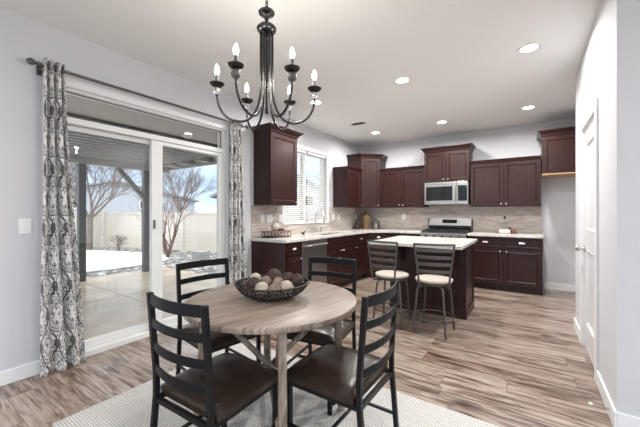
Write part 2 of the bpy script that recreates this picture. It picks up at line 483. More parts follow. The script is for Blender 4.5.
# ================================================================== the shell
D = 6.3462       # back wall
H = 2.769        # ceiling
XR = 3.614        # right wall face
YC = 2.465        # outer corner of the right wall
TH = .16
struct(MB().box(-TH, 6.5, -3.2, D + TH, -.12, 0).obj('floor', M['floor']))
struct(MB().box(-TH, 6.5, -3.2, D + TH, H, H + .15).obj('ceiling', M['ceiling']))
SY0, SY1, SZ = .83, 2.60, 2.325         # patio door opening (with transom)
WY0, WY1, WZ0, WZ1 = 3.69, 4.93, 1.10, 2.34   # kitchen window opening
w = MB()
w.box(-TH, 0, -3.2, SY0, 0, H).box(-TH, 0, SY0, SY1, SZ, H).box(-TH, 0, SY1, WY0, 0, H)
w.box(-TH, 0, WY0, WY1, 0, WZ0).box(-TH, 0, WY0, WY1, WZ1, H).box(-TH, 0, WY1, D, 0, H)
struct(w.obj('wall_left', M['wall']))
struct(MB().box(-TH, 4.5, D, D + TH, 0, H).obj('wall_back', M['wall']))
DY0, DY1, DZ = 3.10, 3.84, 2.045         # pantry door opening
w = MB()
w.box(XR, XR + .12, YC, DY0, 0, H).box(XR, XR + .12, DY1, 4.40, 0, H).box(XR, XR + .12, DY0, DY1, DZ, H)
w.box(XR + .12, 4.5, 4.28, 4.40, 0, H)
struct(w.obj('wall_right', M['wall']))
struct(MB().box(XR + .12, 6.5, YC, YC + .12, 0, H).obj('wall_near', M['wall']))
struct(MB().box(4.38, 4.5, 4.40, D, 0, H).obj('wall_alcove', M['wall']))
# baseboards
BH, BT = .105, .014
def bb(name, *boxes):
    m = MB()
    for b in boxes: m.box(*b)
    struct(m.obj(name, M['white'], bevel=.004))
bb('baseboard_left', (0, BT, -3.2, SY0 - .045, 0, BH), (0, BT, SY1 + .065, 2.99, 0, BH))
bb('baseboard_back', (3.40, 4.38, D - BT, D, 0, BH))
bb('baseboard_right', (XR - BT, XR, YC - BT, DY0 - .075, 0, BH), (XR - BT, XR, DY1 + .075, 4.40 + BT, 0, BH), (XR, 4.38, 4.40, 4.40 + BT, 0, BH))
bb('baseboard_near', (XR, 6.5, YC - BT, YC, 0, BH))

# ---------------------------------------------------------------- patio door with transom (left wall)
dr = thing('door_1', 'white vinyl sliding patio door with a transom pane above', 'patio door', (-.08, SY0, 0))
struct(dr); del dr['category']
def rect_frame(m, y0, y1, z0, z1, wl, wr, wb, wt, x0, x1):
    m.box(x0, x1, y0, y0 + wl, z0, z1); m.box(x0, x1, y1 - wr, y1, z0, z1)
    if wb: m.box(x0, x1, y0 + wl, y1 - wr, z0, z0 + wb)
    if wt: m.box(x0, x1, y0 + wl, y1 - wr, z1 - wt, z1)
f = MB()
rect_frame(f, SY0, SY1, 0, SZ, .055, .055, .05, .03, -.13, -.012)
f.box(-.13, -.012, SY0 + .055, SY1 - .055, 2.02, 2.072)
f.obj('door_frame', M['vinyl'], dr, bevel=.004)
p = MB(); rect_frame(p, SY0 + .056, 1.76, .052, 2.018, .075, .085, .07, .04, -.118, -.078); p.obj('fixed_panel', M['vinyl'], dr, bevel=.004)
sp_ = MB(); rect_frame(sp_, 1.655, SY1 - .056, .052, 2.018, .115, .062, .07, .04, -.066, -.026); slid = sp_.obj('sliding_panel', M['vinyl'], dr, bevel=.004)
MB().box(-.100, -.096, SY0 + .132, 1.674, .123, 1.977).obj('glass_pane', M['glass'], dr)
MB().box(-.048, -.044, 1.771, SY1 - .119, .123, 1.977).obj('glass_pane', M['glass'], dr)
MB().box(-.075, -.071, SY0 + .056, SY1 - .056, 2.073, SZ - .031).obj('transom_glass', M['glass'], dr)
g = MB(); rect_frame(g, SY0 + .056, SY1 - .056, 2.073, SZ - .031, .006, .006, .014, .006, -.071, -.064); g.obj('transom_gasket', M['black'], dr)
h = MB(); h.box(-.026, -.014, 1.672, 1.688, 1.10, 1.19)
h.obj('door_handle', M['rod'], slid)
c = MB()
c.box(0, .012, SY0 - .04, SY0 + .01, 0, SZ + .045).box(0, .016, SY1 - .01, SY1 + .06, 0, SZ + .045).box(0, .016, SY0 + .01, SY1 - .01, SZ - .01, SZ + .045)
c.box(0, .026, SY0 - .045, SY1 + .065, SZ + .045, SZ + .060)
struct(c.obj('trim_1', M['white'], bevel=.003))
# ---------------------------------------------------------------- kitchen window
wi = thing('window_1', 'white two sash kitchen window over the sink', 'window', (-.08, WY0, WZ0)); struct(wi); del wi['category']
f = MB(); rect_frame(f, WY0, WY1, WZ0, WZ1, .05, .05, .05, .05, -.13, -.06)
f.box(-.13, -.06, 4.27, 4.35, WZ0 + .05, WZ1 - .05); f.obj('window_frame', M['vinyl'], wi, bevel=.004)
for a, b_ in ((WY0 + .05, 4.27), (4.35, WY1 - .05)):
    MB().box(-.10, -.096, a, b_, WZ0 + .05, WZ1 - .05).obj('glass_pane', M['glass'], wi)
MB().box(-.06, .03, WY0 - .03, WY1 + .03, WZ0 - .022, WZ0).obj('window_sill', M['white'], wi, bevel=.004)
c = MB(); c.box(0, .014, WY0 - .05, WY0 + .004, WZ0, WZ1 + .06).box(0, .014, WY1 - .004, WY1 + .05, WZ0, WZ1 + .06).box(0, .014, WY0 + .004, WY1 - .004, WZ1 - .004, WZ1 + .06)
struct(c.obj('trim_2', M['white'], bevel=.003))
for y0, y1, lab in ((WY0 + .01, 4.285, 'white slatted blind on the left half of the kitchen window, partly behind a cabinet'), (4.335, WY1 - .01, 'white slatted blind on the right half of the kitchen window')):
    b = thing('window_blind', lab, 'blind', (-.03, y0, WZ0), group='blinds of the kitchen window')
    MB().box(-.055, -.005, y0, y1, WZ1 - .05, WZ1 - .004).obj('headrail', M['blind'], b)
    k = 0; z = WZ0 + .04
    while z < WZ1 - .06:
        mx = Matrix.Translation((-.03, 0, z)) @ Matrix.Rotation(math.radians(32), 4, 'Y')
        MB().box(-.019, .019, y0 + .004, y1 - .004, -.0015, .0015, mx).obj('slat', M['blind'], b)
        z += .032
    MB().box(-.055, -.005, y0, y1, WZ0 + .004, WZ0 + .022).obj('bottom_rail', M['blind'], b)
    m = MB()
    for yy in (y0 + .09, y1 - .09): m.tube([(-.004, yy, WZ0 + .02), (-.004, yy, WZ1 - .05)], .0012, 5)
    m.obj('ladder_cord', M['blind'], b)
# ---------------------------------------------------------------- pantry door (right wall)
def recess_panel(m, x0, x1, z0, z1, yf, holes, depth=.010, slope=.018):
    """front face in plane y=yf facing -y with recessed rectangles"""
    xs = sorted({x0, x1} | {h_[0] for h_ in holes} | {h_[1] for h_ in holes}); zs = sorted({z0, z1} | {h_[2] for h_ in holes} | {h_[3] for h_ in holes})
    for a, b in zip(xs, xs[1:]):
        for c_, d in zip(zs, zs[1:]):
            if any(h_[0] <= a and b <= h_[1] and h_[2] <= c_ and d <= h_[3] for h_ in holes): continue
            m.quadmesh([(a, yf, c_), (b, yf, c_), (b, yf, d), (a, yf, d)], [(0, 1, 2, 3)])
    for a, b, c_, d in holes:
        s = slope
        o = [(a, yf, c_), (b, yf, c_), (b, yf, d), (a, yf, d)]
        o2 = [(a + s * .25, yf - .003, c_ + s * .25), (b - s * .25, yf - .003, c_ + s * .25), (b - s * .25, yf - .003, d - s * .25), (a + s * .25, yf - .003, d - s * .25)]
        i = [(a + s, yf + depth, c_ + s), (b - s, yf + depth, c_ + s), (b - s, yf + depth, d - s), (a + s, yf + depth, d - s)]
        m.quadmesh(o + o2 + i, [(k, (k + 1) % 4, 4 + (k + 1) % 4, 4 + k) for k in range(4)] + [(4 + k, 4 + (k + 1) % 4, 8 + (k + 1) % 4, 8 + k) for k in range(4)] + [(8, 9, 10, 11)])
def slab_back(m, x0, x1, z0, z1, yf, yb):
    m.quadmesh([(x0, yf, z0), (x1, yf, z0), (x1, yf, z1), (x0, yf, z1), (x0, yb, z0), (x1, yb, z0), (x1, yb, z1), (x0, yb, z1)],
               [(0, 4, 5, 1), (1, 5, 6, 2), (2, 6, 7, 3), (3, 7, 4, 0), (5, 4, 7, 6)])
pd = thing('door_2', 'white two panel pantry door with a nickel knob', 'door', (XR, DY1, 0), -PI / 2); struct(pd); del pd['category']
# local frame: x runs from the far jamb toward the camera, -y faces the room
dw = DY1 - DY0
m = MB(); recess_panel(m, .006, dw - .006, .008, DZ - .006, .010, [(.12, dw - .12, .24, .93), (.12, dw - .12, 1.10, DZ - .15)], .012, .03)
slab_back(m, .006, dw - .006, .008, DZ - .006, .010, .045)
leaf = m.obj('door_leaf', M['door_white'], pd, world=False)
m = MB()
for zz in (.26, 1.05, 1.83): m.tube([(dw - .003, .002, zz - .045), (dw - .003, .002, zz + .045)], .007, 8); m.box(dw - .03, dw - .006, .006, .0105, zz - .045, zz + .045)
m.obj('hinge', M['rod'], pd, world=False)
m = MB(); R90 = Matrix.Rotation(PI / 2, 4, 'X')
m.lathe([(.032, 0), (.032, .006), (.012, .010), (.011, .035), (.026, .045), (.030, .058), (.024, .068), (0, .072)], (.065, .010, .93), 20, R90)
m.obj('door_knob', M['nickel'], leaf, world=False, smooth=True)
m = MB()
m.box(-.07, .0, -.016, 0, 0, DZ + .07).box(dw, dw + .07, -.016, 0, 0, DZ + .07).box(0, dw, -.016, 0, DZ, DZ + .07)
m.box(0.0, .005, 0, .1, 0, DZ).box(dw - .005, dw, 0.0, .1, 0, DZ).box(.005, dw - .005, 0, .1, DZ - .005, DZ)
m.obj('door_casing', M['white'], pd, world=False, bevel=.003)

# ---------------------------------------------------------------- backsplash
b = MB(); bt = .009
b.box(0, bt, 3.0, WY0 - .05, .914, 1.372).box(0, bt, WY0 - .05, WY1 + .05, .914, WZ0 - .022).box(0, bt, WY1 + .05, D, .914, 1.372)
struct(b.obj('trim_3', M['splash_y']), 'brown grey linear stone tile backsplash on the left wall')
struct(MB().box(bt, 3.36, D - bt, D, .914, 1.40).obj('trim_4', M['splash_x']), 'brown grey linear stone tile backsplash on the back wall')

# ================================================================== cabinets
# local frame of a cabinet: x along its width, back at y=0, front at y=-depth
def knob(m, x, y, z):
    m.lathe([(.006, 0), (.005, .012), (.012, .018), (.014, .024), (.010, .029), (0, .030)], (x, y, z), 12, R90)
def cup_pull(m, x, y, z, w_=.085):
    n = 10; vs = []; fs = []
    for j, (dy, dz) in enumerate(((0, .016), (-.014, .013), (-.022, .002), (-.020, -.012))):
        for i in range(n + 1):
            t = -1 + 2 * i / n; k = math.sqrt(max(0, 1 - t * t)) if abs(t) < 1 else 0
            k = .25 + .75 * k
            vs.append((x + t * w_ / 2, y + dy * k, z + dz * (k if dz > 0 else 1)))
    for j in range(3):
        for i in range(n): fs.append((j * (n + 1) + i, j * (n + 1) + i + 1, (j + 1) * (n + 1) + i + 1, (j + 1) * (n + 1) + i))
    m.quadmesh(vs, fs); m.box(x - w_ / 2, x + w_ / 2, y - .002, y, z - .014, z + .016)

def cab_door(root, x0, x1, z0, z1, yf, kx=None, kz=None, stile=.055):
    m = MB(); recess_panel(m, x0, x1, z0, z1, yf - .020, [(x0 + stile, x1 - stile, z0 + stile, z1 - stile)], .009, .012)
    slab_back(m, x0, x1, z0, z1, yf - .020, yf - .001)
    d = m.obj('cabinet_door', M['wood'], root, world=False)
    if kx is not None:
        k = MB(); knob(k, kx, yf - .020, kz); k.obj('knob', M['nickel'], d, world=False, smooth=True)
    return d
def cab_drawer(root, x0, x1, z0, z1, yf, pull=True):
    m = MB(); recess_panel(m, x0, x1, z0, z1, yf - .020, [(x0 + .022, x1 - .022, z0 + .022, z1 - .022)], .004, .008)
    slab_back(m, x0, x1, z0, z1, yf - .020, yf - .001)
    d = m.obj('drawer', M['wood'], root, world=False)
    if pull:
        k = MB(); cup_pull(k, (x0 + x1) / 2, yf - .020, (z0 + z1) / 2); k.obj('drawer_pull', M['nickel'], d, world=False, smooth=True)
    return d
def crown_poly(m, path, z0, h, out, closed=False):
    """crown moulding that follows path (local xy, room side to the right of travel), flaring outward"""
    n = len(path); P = [Vector((x, y)) for x, y in path]
    prof = [(0.0, 0), (.006, 0), (.010, h * .25), (out * .55, h * .6), (out * .9, h * .82), (out, h * .86), (out, h), (0, h)]
    nor = []
    for i in range(n):
        ds = []
        if i: ds.append((P[i] - P[i - 1]).normalized())
        if i < n - 1: ds.append((P[i + 1] - P[i]).normalized())
        ns = [Vector((d.y, -d.x)) for d in ds]
        if len(ns) == 2:
            b_ = (ns[0] + ns[1]).normalized(); nor.append(b_ / max(.3, b_.dot(ns[0])))
        else: nor.append(ns[0])
    vs = []; k = len(prof)
    for p, q in zip(P, nor):
        for o, z in prof: vs.append((p.x + q.x * o, p.y + q.y * o, z0 + z))
    fs = []
    for i in range(n - 1):
        for j in range(k): fs.append((i * k + j, (i + 1) * k + j, (i + 1) * k + (j + 1) % k, i * k + (j + 1) % k))
    fs.append(tuple(range(k))); fs.append(tuple(range((n - 1) * k, n * k))[::-1])
    m.quadmesh(vs, fs)

def upper(label, loc, rz, w_, d, z0, z1, doors, ch, out, left_end=True, right_end=True, bottom=None, knob_in=True, single='r'):
    r = thing('wall_cabinet', label, 'cabinet', (loc[0], loc[1], 0), rz, 'dark wall cabinets')
    MB().box(.001, w_ - .001, -d, -.002, z0, z1).obj('cabinet_body', M['wood'], r, world=False)
    if bottom:
        MB().box(.0, w_, -d - .021, -.002, z0 - bottom, z0 - .001).obj('bottom_panel', M['lightwood'], r, world=False)['label'] = 'pale raw wood bottom edge'
    dw_ = (w_ - .004 * (doors + 1)) / doors
    for i in range(doors):
        a = .004 + i * (dw_ + .004)
        if doors == 2: kx = a + dw_ - .035 if i == 0 else a + .035
        else: kx = a + (dw_ - .035 if single == 'r' else .035)
        cab_door(r, a, a + dw_, z0 + .006, z1 - .012, -d, kx if knob_in else None, z0 + .045)
    m = MB(); f_ = -d - .021
    path = ([(-.0, -.004)] if left_end else []) + [(0, f_), (w_, f_)] + ([(w_, -.004)] if right_end else [])
    # travel so that the room side is on the right
    crown_poly(m, path, z1 - .002, ch, out)
    m.prism([(.0, -.004), (.0, f_), (w_, f_), (w_, -.004)], z1 - .001, z1 + ch * .8)
    m.obj('crown_moulding', M['crownwood'], r, world=False)
    return r
DC = .31
upper('tall dark single door wall cabinet left of the kitchen window', (.0, 3.046), PI / 2, .568, DC, 1.372, 2.365, 1, .085, .07)
upper('small dark wall cabinet between the kitchen window and the tall corner cabinet', (0, 5.16), PI / 2, .575, DC, 1.372, 2.105, 1, .05, .028, right_end=False)
upper('dark two door wall cabinet between the corner cabinet and the microwave cabinet', (.615, D), 0, .915, DC, 1.372, 2.125, 2, .05, .028, False, False)
upper('dark two door wall cabinet right above the microwave', (1.535, D), 0, .785, .36, 1.835, 2.395, 2, .085, .055)
upper('wide dark two door wall cabinet right of the microwave', (2.325, D), 0, 1.02, DC, 1.372, 2.125, 2, .05, .028, False, False)
upper('deep dark wall cabinet over the empty fridge alcove', (3.352, D), 0, .92, .575, 1.855, 2.42, 2, .085, .06, True, False, bottom=.02)
# diagonal corner wall cabinet
r = thing('wall_cabinet', 'tall diagonal dark wall cabinet in the kitchen corner', 'cabinet', (0, D, 0), 0, 'dark wall cabinets')
cz0, cz1 = 1.372, 2.395
A_, B_ = Vector((.31, D - .605)), Vector((.607, D - .31))
poly = [(.002, D - .002), (.002, D - .605), (A_.x, A_.y), (B_.x, B_.y), (.607, D - .002)]
MB().prism(poly, cz0, cz1).obj('cabinet_body', M['wood'], r)
ang = math.atan2(B_.y - A_.y, B_.x - A_.x); L_ = (B_ - A_).length
mxd = Matrix.Translation((A_.x, A_.y, 0)) @ Matrix.Rotation(ang, 4, 'Z')
m = MB(); recess_panel(m, .012, L_ - .012, cz0 + .006, cz1 - .012, -.020, [(.065, L_ - .065, cz0 + .06, cz1 - .066)], .009, .012)
slab_back(m, .012, L_ - .012, cz0 + .006, cz1 - .012, -.020, -.001); m.bm.transform(mxd)
d = m.obj('cabinet_door', M['wood'], r)
m = MB(); knob(m, L_ - .045, -.020, cz0 + .045); m.bm.transform(mxd); m.obj('knob', M['nickel'], d, smooth=True)
m = MB(); crown_poly(m, [(.004, D - .607), (A_.x + .008, A_.y - .002 - .018), (B_.x + .02, B_.y - .008), (.609, D - .004)], cz1 - .002, .085, .055)
m.prism(poly, cz1 - .001, cz1 + .06); m.obj('crown_moulding', M['crownwood'], r)

# ---------------------------------------------------------------- base cabinets
def base(label, loc, rz, w_, spec, d=.60, toe=True, body_top=.874, ends=True):
    r = thing('base_cabinet', label, 'cabinet', (loc[0], loc[1], 0), rz, 'dark base cabinets')
    MB().box(.001, w_ - .001, -d, -.003, .105, body_top).obj('cabinet_body', M['wood'], r, world=False)
    MB().box(.001, w_ - .001, -d + .065, -.003, 0, .104).obj('toe_kick', M['crownwood'], r, world=False)
    for kind, a, b_, z0, z1, *ex in spec:
        if kind == 'door': cab_door(r, a, b_, z0, z1, -d, ex[0], z1 - .045)
        elif kind == 'drawer': cab_drawer(r, a, b_, z0, z1, -d)
        else: cab_drawer(r, a, b_, z0, z1, -d, False)
    return r
base('narrow dark base cabinet left of the dishwasher', (0, 3.03), PI / 2, .325, [('drawer', .004, .321, .70, .866), ('door', .004, .321, .115, .690, .28)])
r = base('wide dark sink base cabinet under the kitchen window', (0, 3.985), PI / 2, .895, [('blank', .004, .891, .70, .866), ('door', .004, .445, .115, .690, .41), ('door', .45, .891, .115, .690, .485)], body_top=.66)
MB().box(.001, .894, -.60, -.58, .661, .874).obj('sink_apron', M['wood'], r, world=False)
base('dark base cabinet with one drawer between the sink and the corner', (0, 4.885), PI / 2, .55, [('drawer', .004, .546, .70, .866), ('door', .004, .546, .115, .690, .04)])
r = base('dark base cabinet left of the range, behind the island', (.93, D), 0, .612, [('drawer', .004, .608, .70, .866), ('door', .004, .304, .115, .690, .27), ('door', .308, .608, .115, .690, .345)])
base('dark base cabinet with two drawers and two doors right of the range', (2.325, D), 0, 1.035,
     [('drawer', .012, .515, .70, .866), ('drawer', .523, 1.023, .70, .866), ('door', .012, .515, .115, .690, .475), ('door', .523, 1.023, .115, .690, .563)])
# end panel of the run at the patio side
tag(MB().box(.003, .612, 3.006, 3.027, 0, .874).obj('end_panel', M['wood']), 'dark end panel closing the cabinet run beside the right curtain', 'panel')
# diagonal corner base
r = thing('base_cabinet', 'diagonal dark corner base cabinet below the vases', 'cabinet', (0, D, 0), 0, 'dark base cabinets')
A_, B_ = Vector((.60, 5.437)), Vector((.928, D - .60))
poly = [(.003, D - .003), (.003, 5.437), (A_.x, A_.y), (B_.x, B_.y), (.928, D - .003)]
MB().prism(poly, .105, .874).obj('cabinet_body', M['wood'], r)
MB().prism([(.003, D - .003), (.003, 5.45), (A_.x - .05, 5.45), (.915, B_.y + .05), (.915, D - .003)], 0, .104).obj('toe_kick', M['crownwood'], r)
ang = math.atan2(B_.y - A_.y, B_.x - A_.x); L_ = (B_ - A_).length
mxd = Matrix.Translation((A_.x, A_.y, 0)) @ Matrix.Rotation(ang, 4, 'Z')
m = MB(); recess_panel(m, .02, L_ - .02, .70, .866, -.02, [(.045, L_ - .045, .722, .844)], .004, .008); slab_back(m, .02, L_ - .02, .70, .866, -.02, -.001); m.bm.transform(mxd)
d = m.obj('drawer', M['wood'], r)
m = MB(); cup_pull(m, L_ / 2, -.02, .783); m.bm.transform(mxd); m.obj('drawer_pull', M['nickel'], d, smooth=True)
m = MB(); recess_panel(m, .02, L_ - .02, .115, .69, -.02, [(.075, L_ - .075, .17, .635)], .009, .012); slab_back(m, .02, L_ - .02, .115, .69, -.02, -.001); m.bm.transform(mxd)
d = m.obj('cabinet_door', M['wood'], r)
m = MB(); knob(m, L_ - .05, -.02, .645); m.bm.transform(mxd); m.obj('knob', M['nickel'], d, smooth=True)

# ---------------------------------------------------------------- countertops
CT0, CT1 = .876, .914
SKX0, SKX1, SKY0, SKY1 = .13, .53, 4.07, 4.80
m = MB()
m.box(.01, .645, 2.985, SKY0, CT0, CT1); m.box(.01, SKX0, SKY0, SKY1, CT0, CT1); m.box(SKX1, .645, SKY0, SKY1, CT0, CT1)
m.prism([(.01, SKY1), (.645, SKY1), (.645, 5.42), (.945, D - .645), (1.541, D - .645), (1.541, D - .01), (.01, D - .01)], CT0, CT1)
tag(m.obj('countertop', M['granite'], bevel=.004), 'long L shaped speckled granite countertop holding the sink', 'countertop', 'granite countertops')
tag(MB().box(2.318, 3.372, D - .645, D - .01, CT0, CT1).obj('countertop', M['granite'], bevel=.004), 'short speckled granite countertop right of the range', 'countertop', 'granite countertops')
# sink
sk = thing('kitchen_sink', 'stainless undermount sink in the granite below the window', 'sink', (.33, 4.435, .68))
m = MB(); z0, z1 = .70, .875; t = .004
m.box(SKX0 + .003, SKX1 - .003, SKY0 + .003, SKY1 - .003, z0, z0 + t)
m.box(SKX0 + .003, SKX0 + .007, SKY0 + .003, SKY1 - .003, z0 + t, z1); m.box(SKX1 - .007, SKX1 - .003, SKY0 + .003, SKY1 - .003, z0 + t, z1)
m.box(SKX0 + .007, SKX1 - .007, SKY0 + .003, SKY0 + .007, z0 + t, z1); m.box(SKX0 + .007, SKX1 - .007, SKY1 - .007, SKY1 - .003, z0 + t, z1)
m.obj('basin', M['steel'], sk)
MB().lathe([(.04, 0), (.04, .004), (.03, .002), (0, .002)], (.33, 4.435, z0 + t), 20).obj('drain', M['nickel'], sk)
# faucet
fx, fy = .085, 4.44
fa = thing('faucet', 'tall brushed nickel gooseneck faucet behind the sink', 'faucet', (fx, fy, CT1))
MB().lathe([(.030, 0), (.030, .012), (.021, .022), (.019, .12), (.016, .13), (0, .131)], (fx, fy, CT1), 20).obj('faucet_base', M['nickel'], fa, smooth=True)
pts = [(fx, fy, CT1 + .12), (fx, fy, CT1 + .28)] + [(fx + .09 - .09 * math.cos(a), fy, CT1 + .28 + .09 * math.sin(a)) for a in [PI * i / 10 for i in range(1, 11)]] + [(fx + .18, fy, CT1 + .20)]
MB().tube(pts, .0115, 10).obj('spout', M['nickel'], fa, smooth=True)
MB().tube([(fx + .18, fy, CT1 + .205), (fx + .18, fy, CT1 + .15)], .016, 12).obj('spray_head', M['nickel'], fa, smooth=True)
MB().tube([(fx, fy + .018, CT1 + .08), (fx + .01, fy + .05, CT1 + .09), (fx + .03, fy + .10, CT1 + .12)], [.010, .008, .007], 8).obj('lever', M['nickel'], fa, smooth=True)
sdp = thing('soap_dispenser', 'short nickel soap dispenser right of the faucet', 'dispenser', (.085, 4.62, CT1))
MB().lathe([(.022, 0), (.022, .008), (.012, .015), (.010, .075), (.013, .08), (.013, .095), (0, .096)], (.085, 4.62, CT1), 16).obj('dispenser_stem', M['nickel'], sdp, smooth=True)
MB().tube([(.085, 4.62, CT1 + .088), (.13, 4.62, CT1 + .092), (.15, 4.62, CT1 + .08)], .006, 8).obj('nozzle', M['nickel'], sdp, smooth=True)

# ---------------------------------------------------------------- dishwasher
dwr = thing('dishwasher', 'stainless steel dishwasher between two base cabinets', 'dishwasher', (0, 3.358, 0), PI / 2)
W_ = .624
MB().box(.003, W_ - .003, -.585, -.003, .105, .872).obj('appliance_body', M['steel'], dwr, world=False)
MB().box(.006, W_ - .006, -.53, -.02, 0, .104).obj('toe_kick', M['black'], dwr, world=False)
MB().box(.004, W_ - .004, -.622, -.587, .115, .77).obj('appliance_door', M['steel'], dwr, world=False, bevel=.004)
MB().box(.004, W_ - .004, -.622, -.587, .774, .870).obj('control_panel', M['steel'], dwr, world=False, bevel=.004)
m = MB(); pts = [(.05, -.622, .80), (.05, -.655, .80), (W_ - .05, -.655, .80), (W_ - .05, -.622, .80)]
m.tube(pts, .011, 10); m.obj('appliance_handle', M['nickel'], dwr, world=False, smooth=True)

# ---------------------------------------------------------------- microwave
mw = thing('microwave', 'stainless over the range microwave with black glass door', 'microwave', (1.545, D, 1.405))
W_ = .758; z0, z1 = 1.412, 1.830; yf = -.375
B = lambda x0, x1, y0, y1, za, zb: MB().box(1.545 + x0, 1.545 + x1, D + y0, D + y1, za, zb)
B(0, W_, yf, -.003, z0, z1).obj('appliance_body', M['steel'], mw, bevel=.003)
dm = B(.004, .575, yf - .03, yf - .001, z0 + .008, z1 - .004).obj('microwave_door', M['steel'], mw, bevel=.004)
B(.035, .50, yf - .033, yf - .0305, z0 + .075, z1 - .085).obj('door_glass', M['blackglass'], dm)
m = MB(); m.tube([(1.545 + .548, D + yf - .03, z0 + .06), (1.545 + .548, D + yf - .06, z0 + .065), (1.545 + .548, D + yf - .06, z1 - .065), (1.545 + .548, D + yf - .03, z1 - .06)], .010, 10)
m.obj('appliance_handle', M['nickel'], dm, smooth=True)
cp = B(.580, W_ - .004, yf - .028, yf - .001, z0 + .008, z1 - .004).obj('control_panel', M['steel'], mw, bevel=.003)
B(.592, W_ - .016, yf - .031, yf - .0285, z0 + .065, z1 - .075).obj('key_pad', M['blackglass'], cp)
m = MB()
for i in range(12): m.box(1.545 + .05 + i * .042, 1.545 + .08 + i * .042, D + yf - .0335, D + yf - .0305, z1 - .05, z1 - .044)
m.obj('vent_slot', M['black'], mw)

# ---------------------------------------------------------------- range
rg = thing('gas_range', 'freestanding stainless gas range with black burner grates', 'range', (1.552, D, 0))
RX0, RX1 = 1.548, 2.312
def RB(x0, x1, y0, y1, za, zb): return MB().box(RX0 + x0, RX0 + x1, D + y0, D + y1, za, zb)
RW = RX1 - RX0
RB(.002, RW - .002, -.63, -.012, .08, .905).obj('appliance_body', M['iron'], rg)
RB(.0, RW, -.665, -.012, .906, .924).obj('cooktop', M['iron'], rg, bevel=.004)
od = RB(.004, RW - .004, -.668, -.632, .27, .78).obj('oven_door', M['steel'], rg, bevel=.005)
RB(.12, RW - .12, -.671, -.6685, .38, .66).obj('oven_window', M['blackglass'], od)
MB().tube([(RX0 + .06, D - .668, .735), (RX0 + .06, D - .71, .735), (RX1 - .06, D - .71, .735), (RX1 - .06, D - .668, .735)], .012, 10).obj('appliance_handle', M['nickel'], od, smooth=True)
RB(.004, RW - .004, -.665, -.632, .085, .262).obj('drawer', M['steel'], rg, bevel=.004)
fp = RB(.0, RW, -.672, -.632, .785, .903).obj('knob_panel', M['steel'], rg, bevel=.004)
for i in range(5):
    MB().lathe([(.024, 0), (.022, .026), (.018, .030), (0, .030)], (RX0 + .10 + i * (RW - .2) / 4, D - .672, .845), 16, R90).obj('knob', M['black'], fp, smooth=True)
# backguard: sloped console with domed top
m = MB(); n = 14; bgz0, bgz1 = .925, 1.165
prof = [(-.012, bgz0), (-.085, bgz0), (-.085, bgz0 + .07), (-.060, None), (-.012, None)]
vs = []
for i in range(n + 1):
    x = RX0 + RW * i / n; top = bgz1 - .022 * (abs(2 * i / n - 1)) ** 6 - .003 * (2 * i / n - 1) ** 2
    vs += [(x, D - .012, bgz0), (x, D - .080, bgz0), (x, D - .088, bgz0 + .10), (x, D - .055, top), (x, D - .012, top)]
fs = [(0, 1, 2, 3, 4), tuple(5 * n + k for k in (4, 3, 2, 1, 0))]
for i in range(n):
    for k in range(5): fs.append((5 * i + k, 5 * i + (k + 1) % 5, 5 * (i + 1) + (k + 1) % 5, 5 * (i + 1) + k))
bg = m.quadmesh(vs, fs).obj('backguard', M['satin'], rg)
for a_ in (-.012, RW): RB(a_, a_ + .012, -.092, -.012, .925, 1.145).obj('end_cap', M['black'], bg)
# black lower band, display on the sloping face
RB(.01, RW - .01, -.094, -.0835, bgz0 + .002, bgz0 + .095).obj('black_band', M['blackglass'], bg)
sl = math.atan2(.033, bgz1 - bgz0 - .10)
mx = Matrix.Translation((RX0 + RW / 2, D - .0715, bgz0 + .175)) @ Matrix.Rotation(-sl, 4, 'X')
MB().box(-.13, .13, -.003, .004, -.035, .035, mx).obj('display', M['blackglass'], bg)
# burner grates
for gx0, gx1 in ((.03, .27), (.285, .48), (.495, .735)):
    m = MB(); za = .948
    x0, x1 = RX0 + gx0, RX0 + gx1; y0, y1 = D - .63, D - .12
    for a, b_ in (((x0, y0), (x1, y0)), ((x1, y0), (x1, y1)), ((x1, y1), (x0, y1)), ((x0, y1), (x0, y0))): m.bar((*a, za), (*b_, za), .012, .014)
    for k in (.25, .5, .75): m.bar((x0, y0 + (y1 - y0) * k, za), (x1, y0 + (y1 - y0) * k, za), .010, .012)
    m.bar(((x0 + x1) / 2, y0, za), ((x0 + x1) / 2, y1, za), .010, .012)
    for px in (x0 + .005, x1 - .005):
        for py in (y0 + .005, y1 - .005): m.box(px - .006, px + .006, py - .006, py + .006, .9245, za)
    m.obj('burner_grate', M['iron'], rg)
for bx, by in ((.15, -.50), (.15, -.25), (.61, -.50), (.61, -.25), (.382, -.375)):
    MB().lathe([(.045, 0), (.045, .008), (.03, .012), (.03, .018), (0, .018)], (RX0 + bx, D + by, .9245), 18).obj('burner', M['iron'], rg)

# ---------------------------------------------------------------- island
IX0, IX1, IY0, IY1 = 1.64, 2.568, 3.98, 4.60
isl = thing('kitchen_island', 'dark kitchen island with a speckled white granite top', 'island', (IX0, IY0, 0))
MB().box(IX0, IX1, IY0, IY1, 0, .874).obj('island_body', M['wood'], isl)
m = MB(); m.box(IX0 - .012, IX1 + .012, IY0 - .012, IY1 + .012, 0, .10)
m.obj('base_moulding', M['wood'], isl, bevel=.005)
for b_ in ((IX0, IX0 + .07, IY0 - .010, IY0 - .0005), (IX1 - .07, IX1, IY0 - .010, IY0 - .0005), (IX1 + .0005, IX1 + .010, IY0 - .01, IY0 + .07), (IX1 + .0005, IX1 + .010, IY1 - .07, IY1)):
    MB().box(*b_, .101, .872).obj('corner_trim', M['wood'], isl, bevel=.002)
MB().prism([(1.55, 3.47), (2.615, 3.47), (2.615, 4.62), (1.55, 4.62)], .876, .914).obj('countertop', M['granite'], isl, bevel=.005)
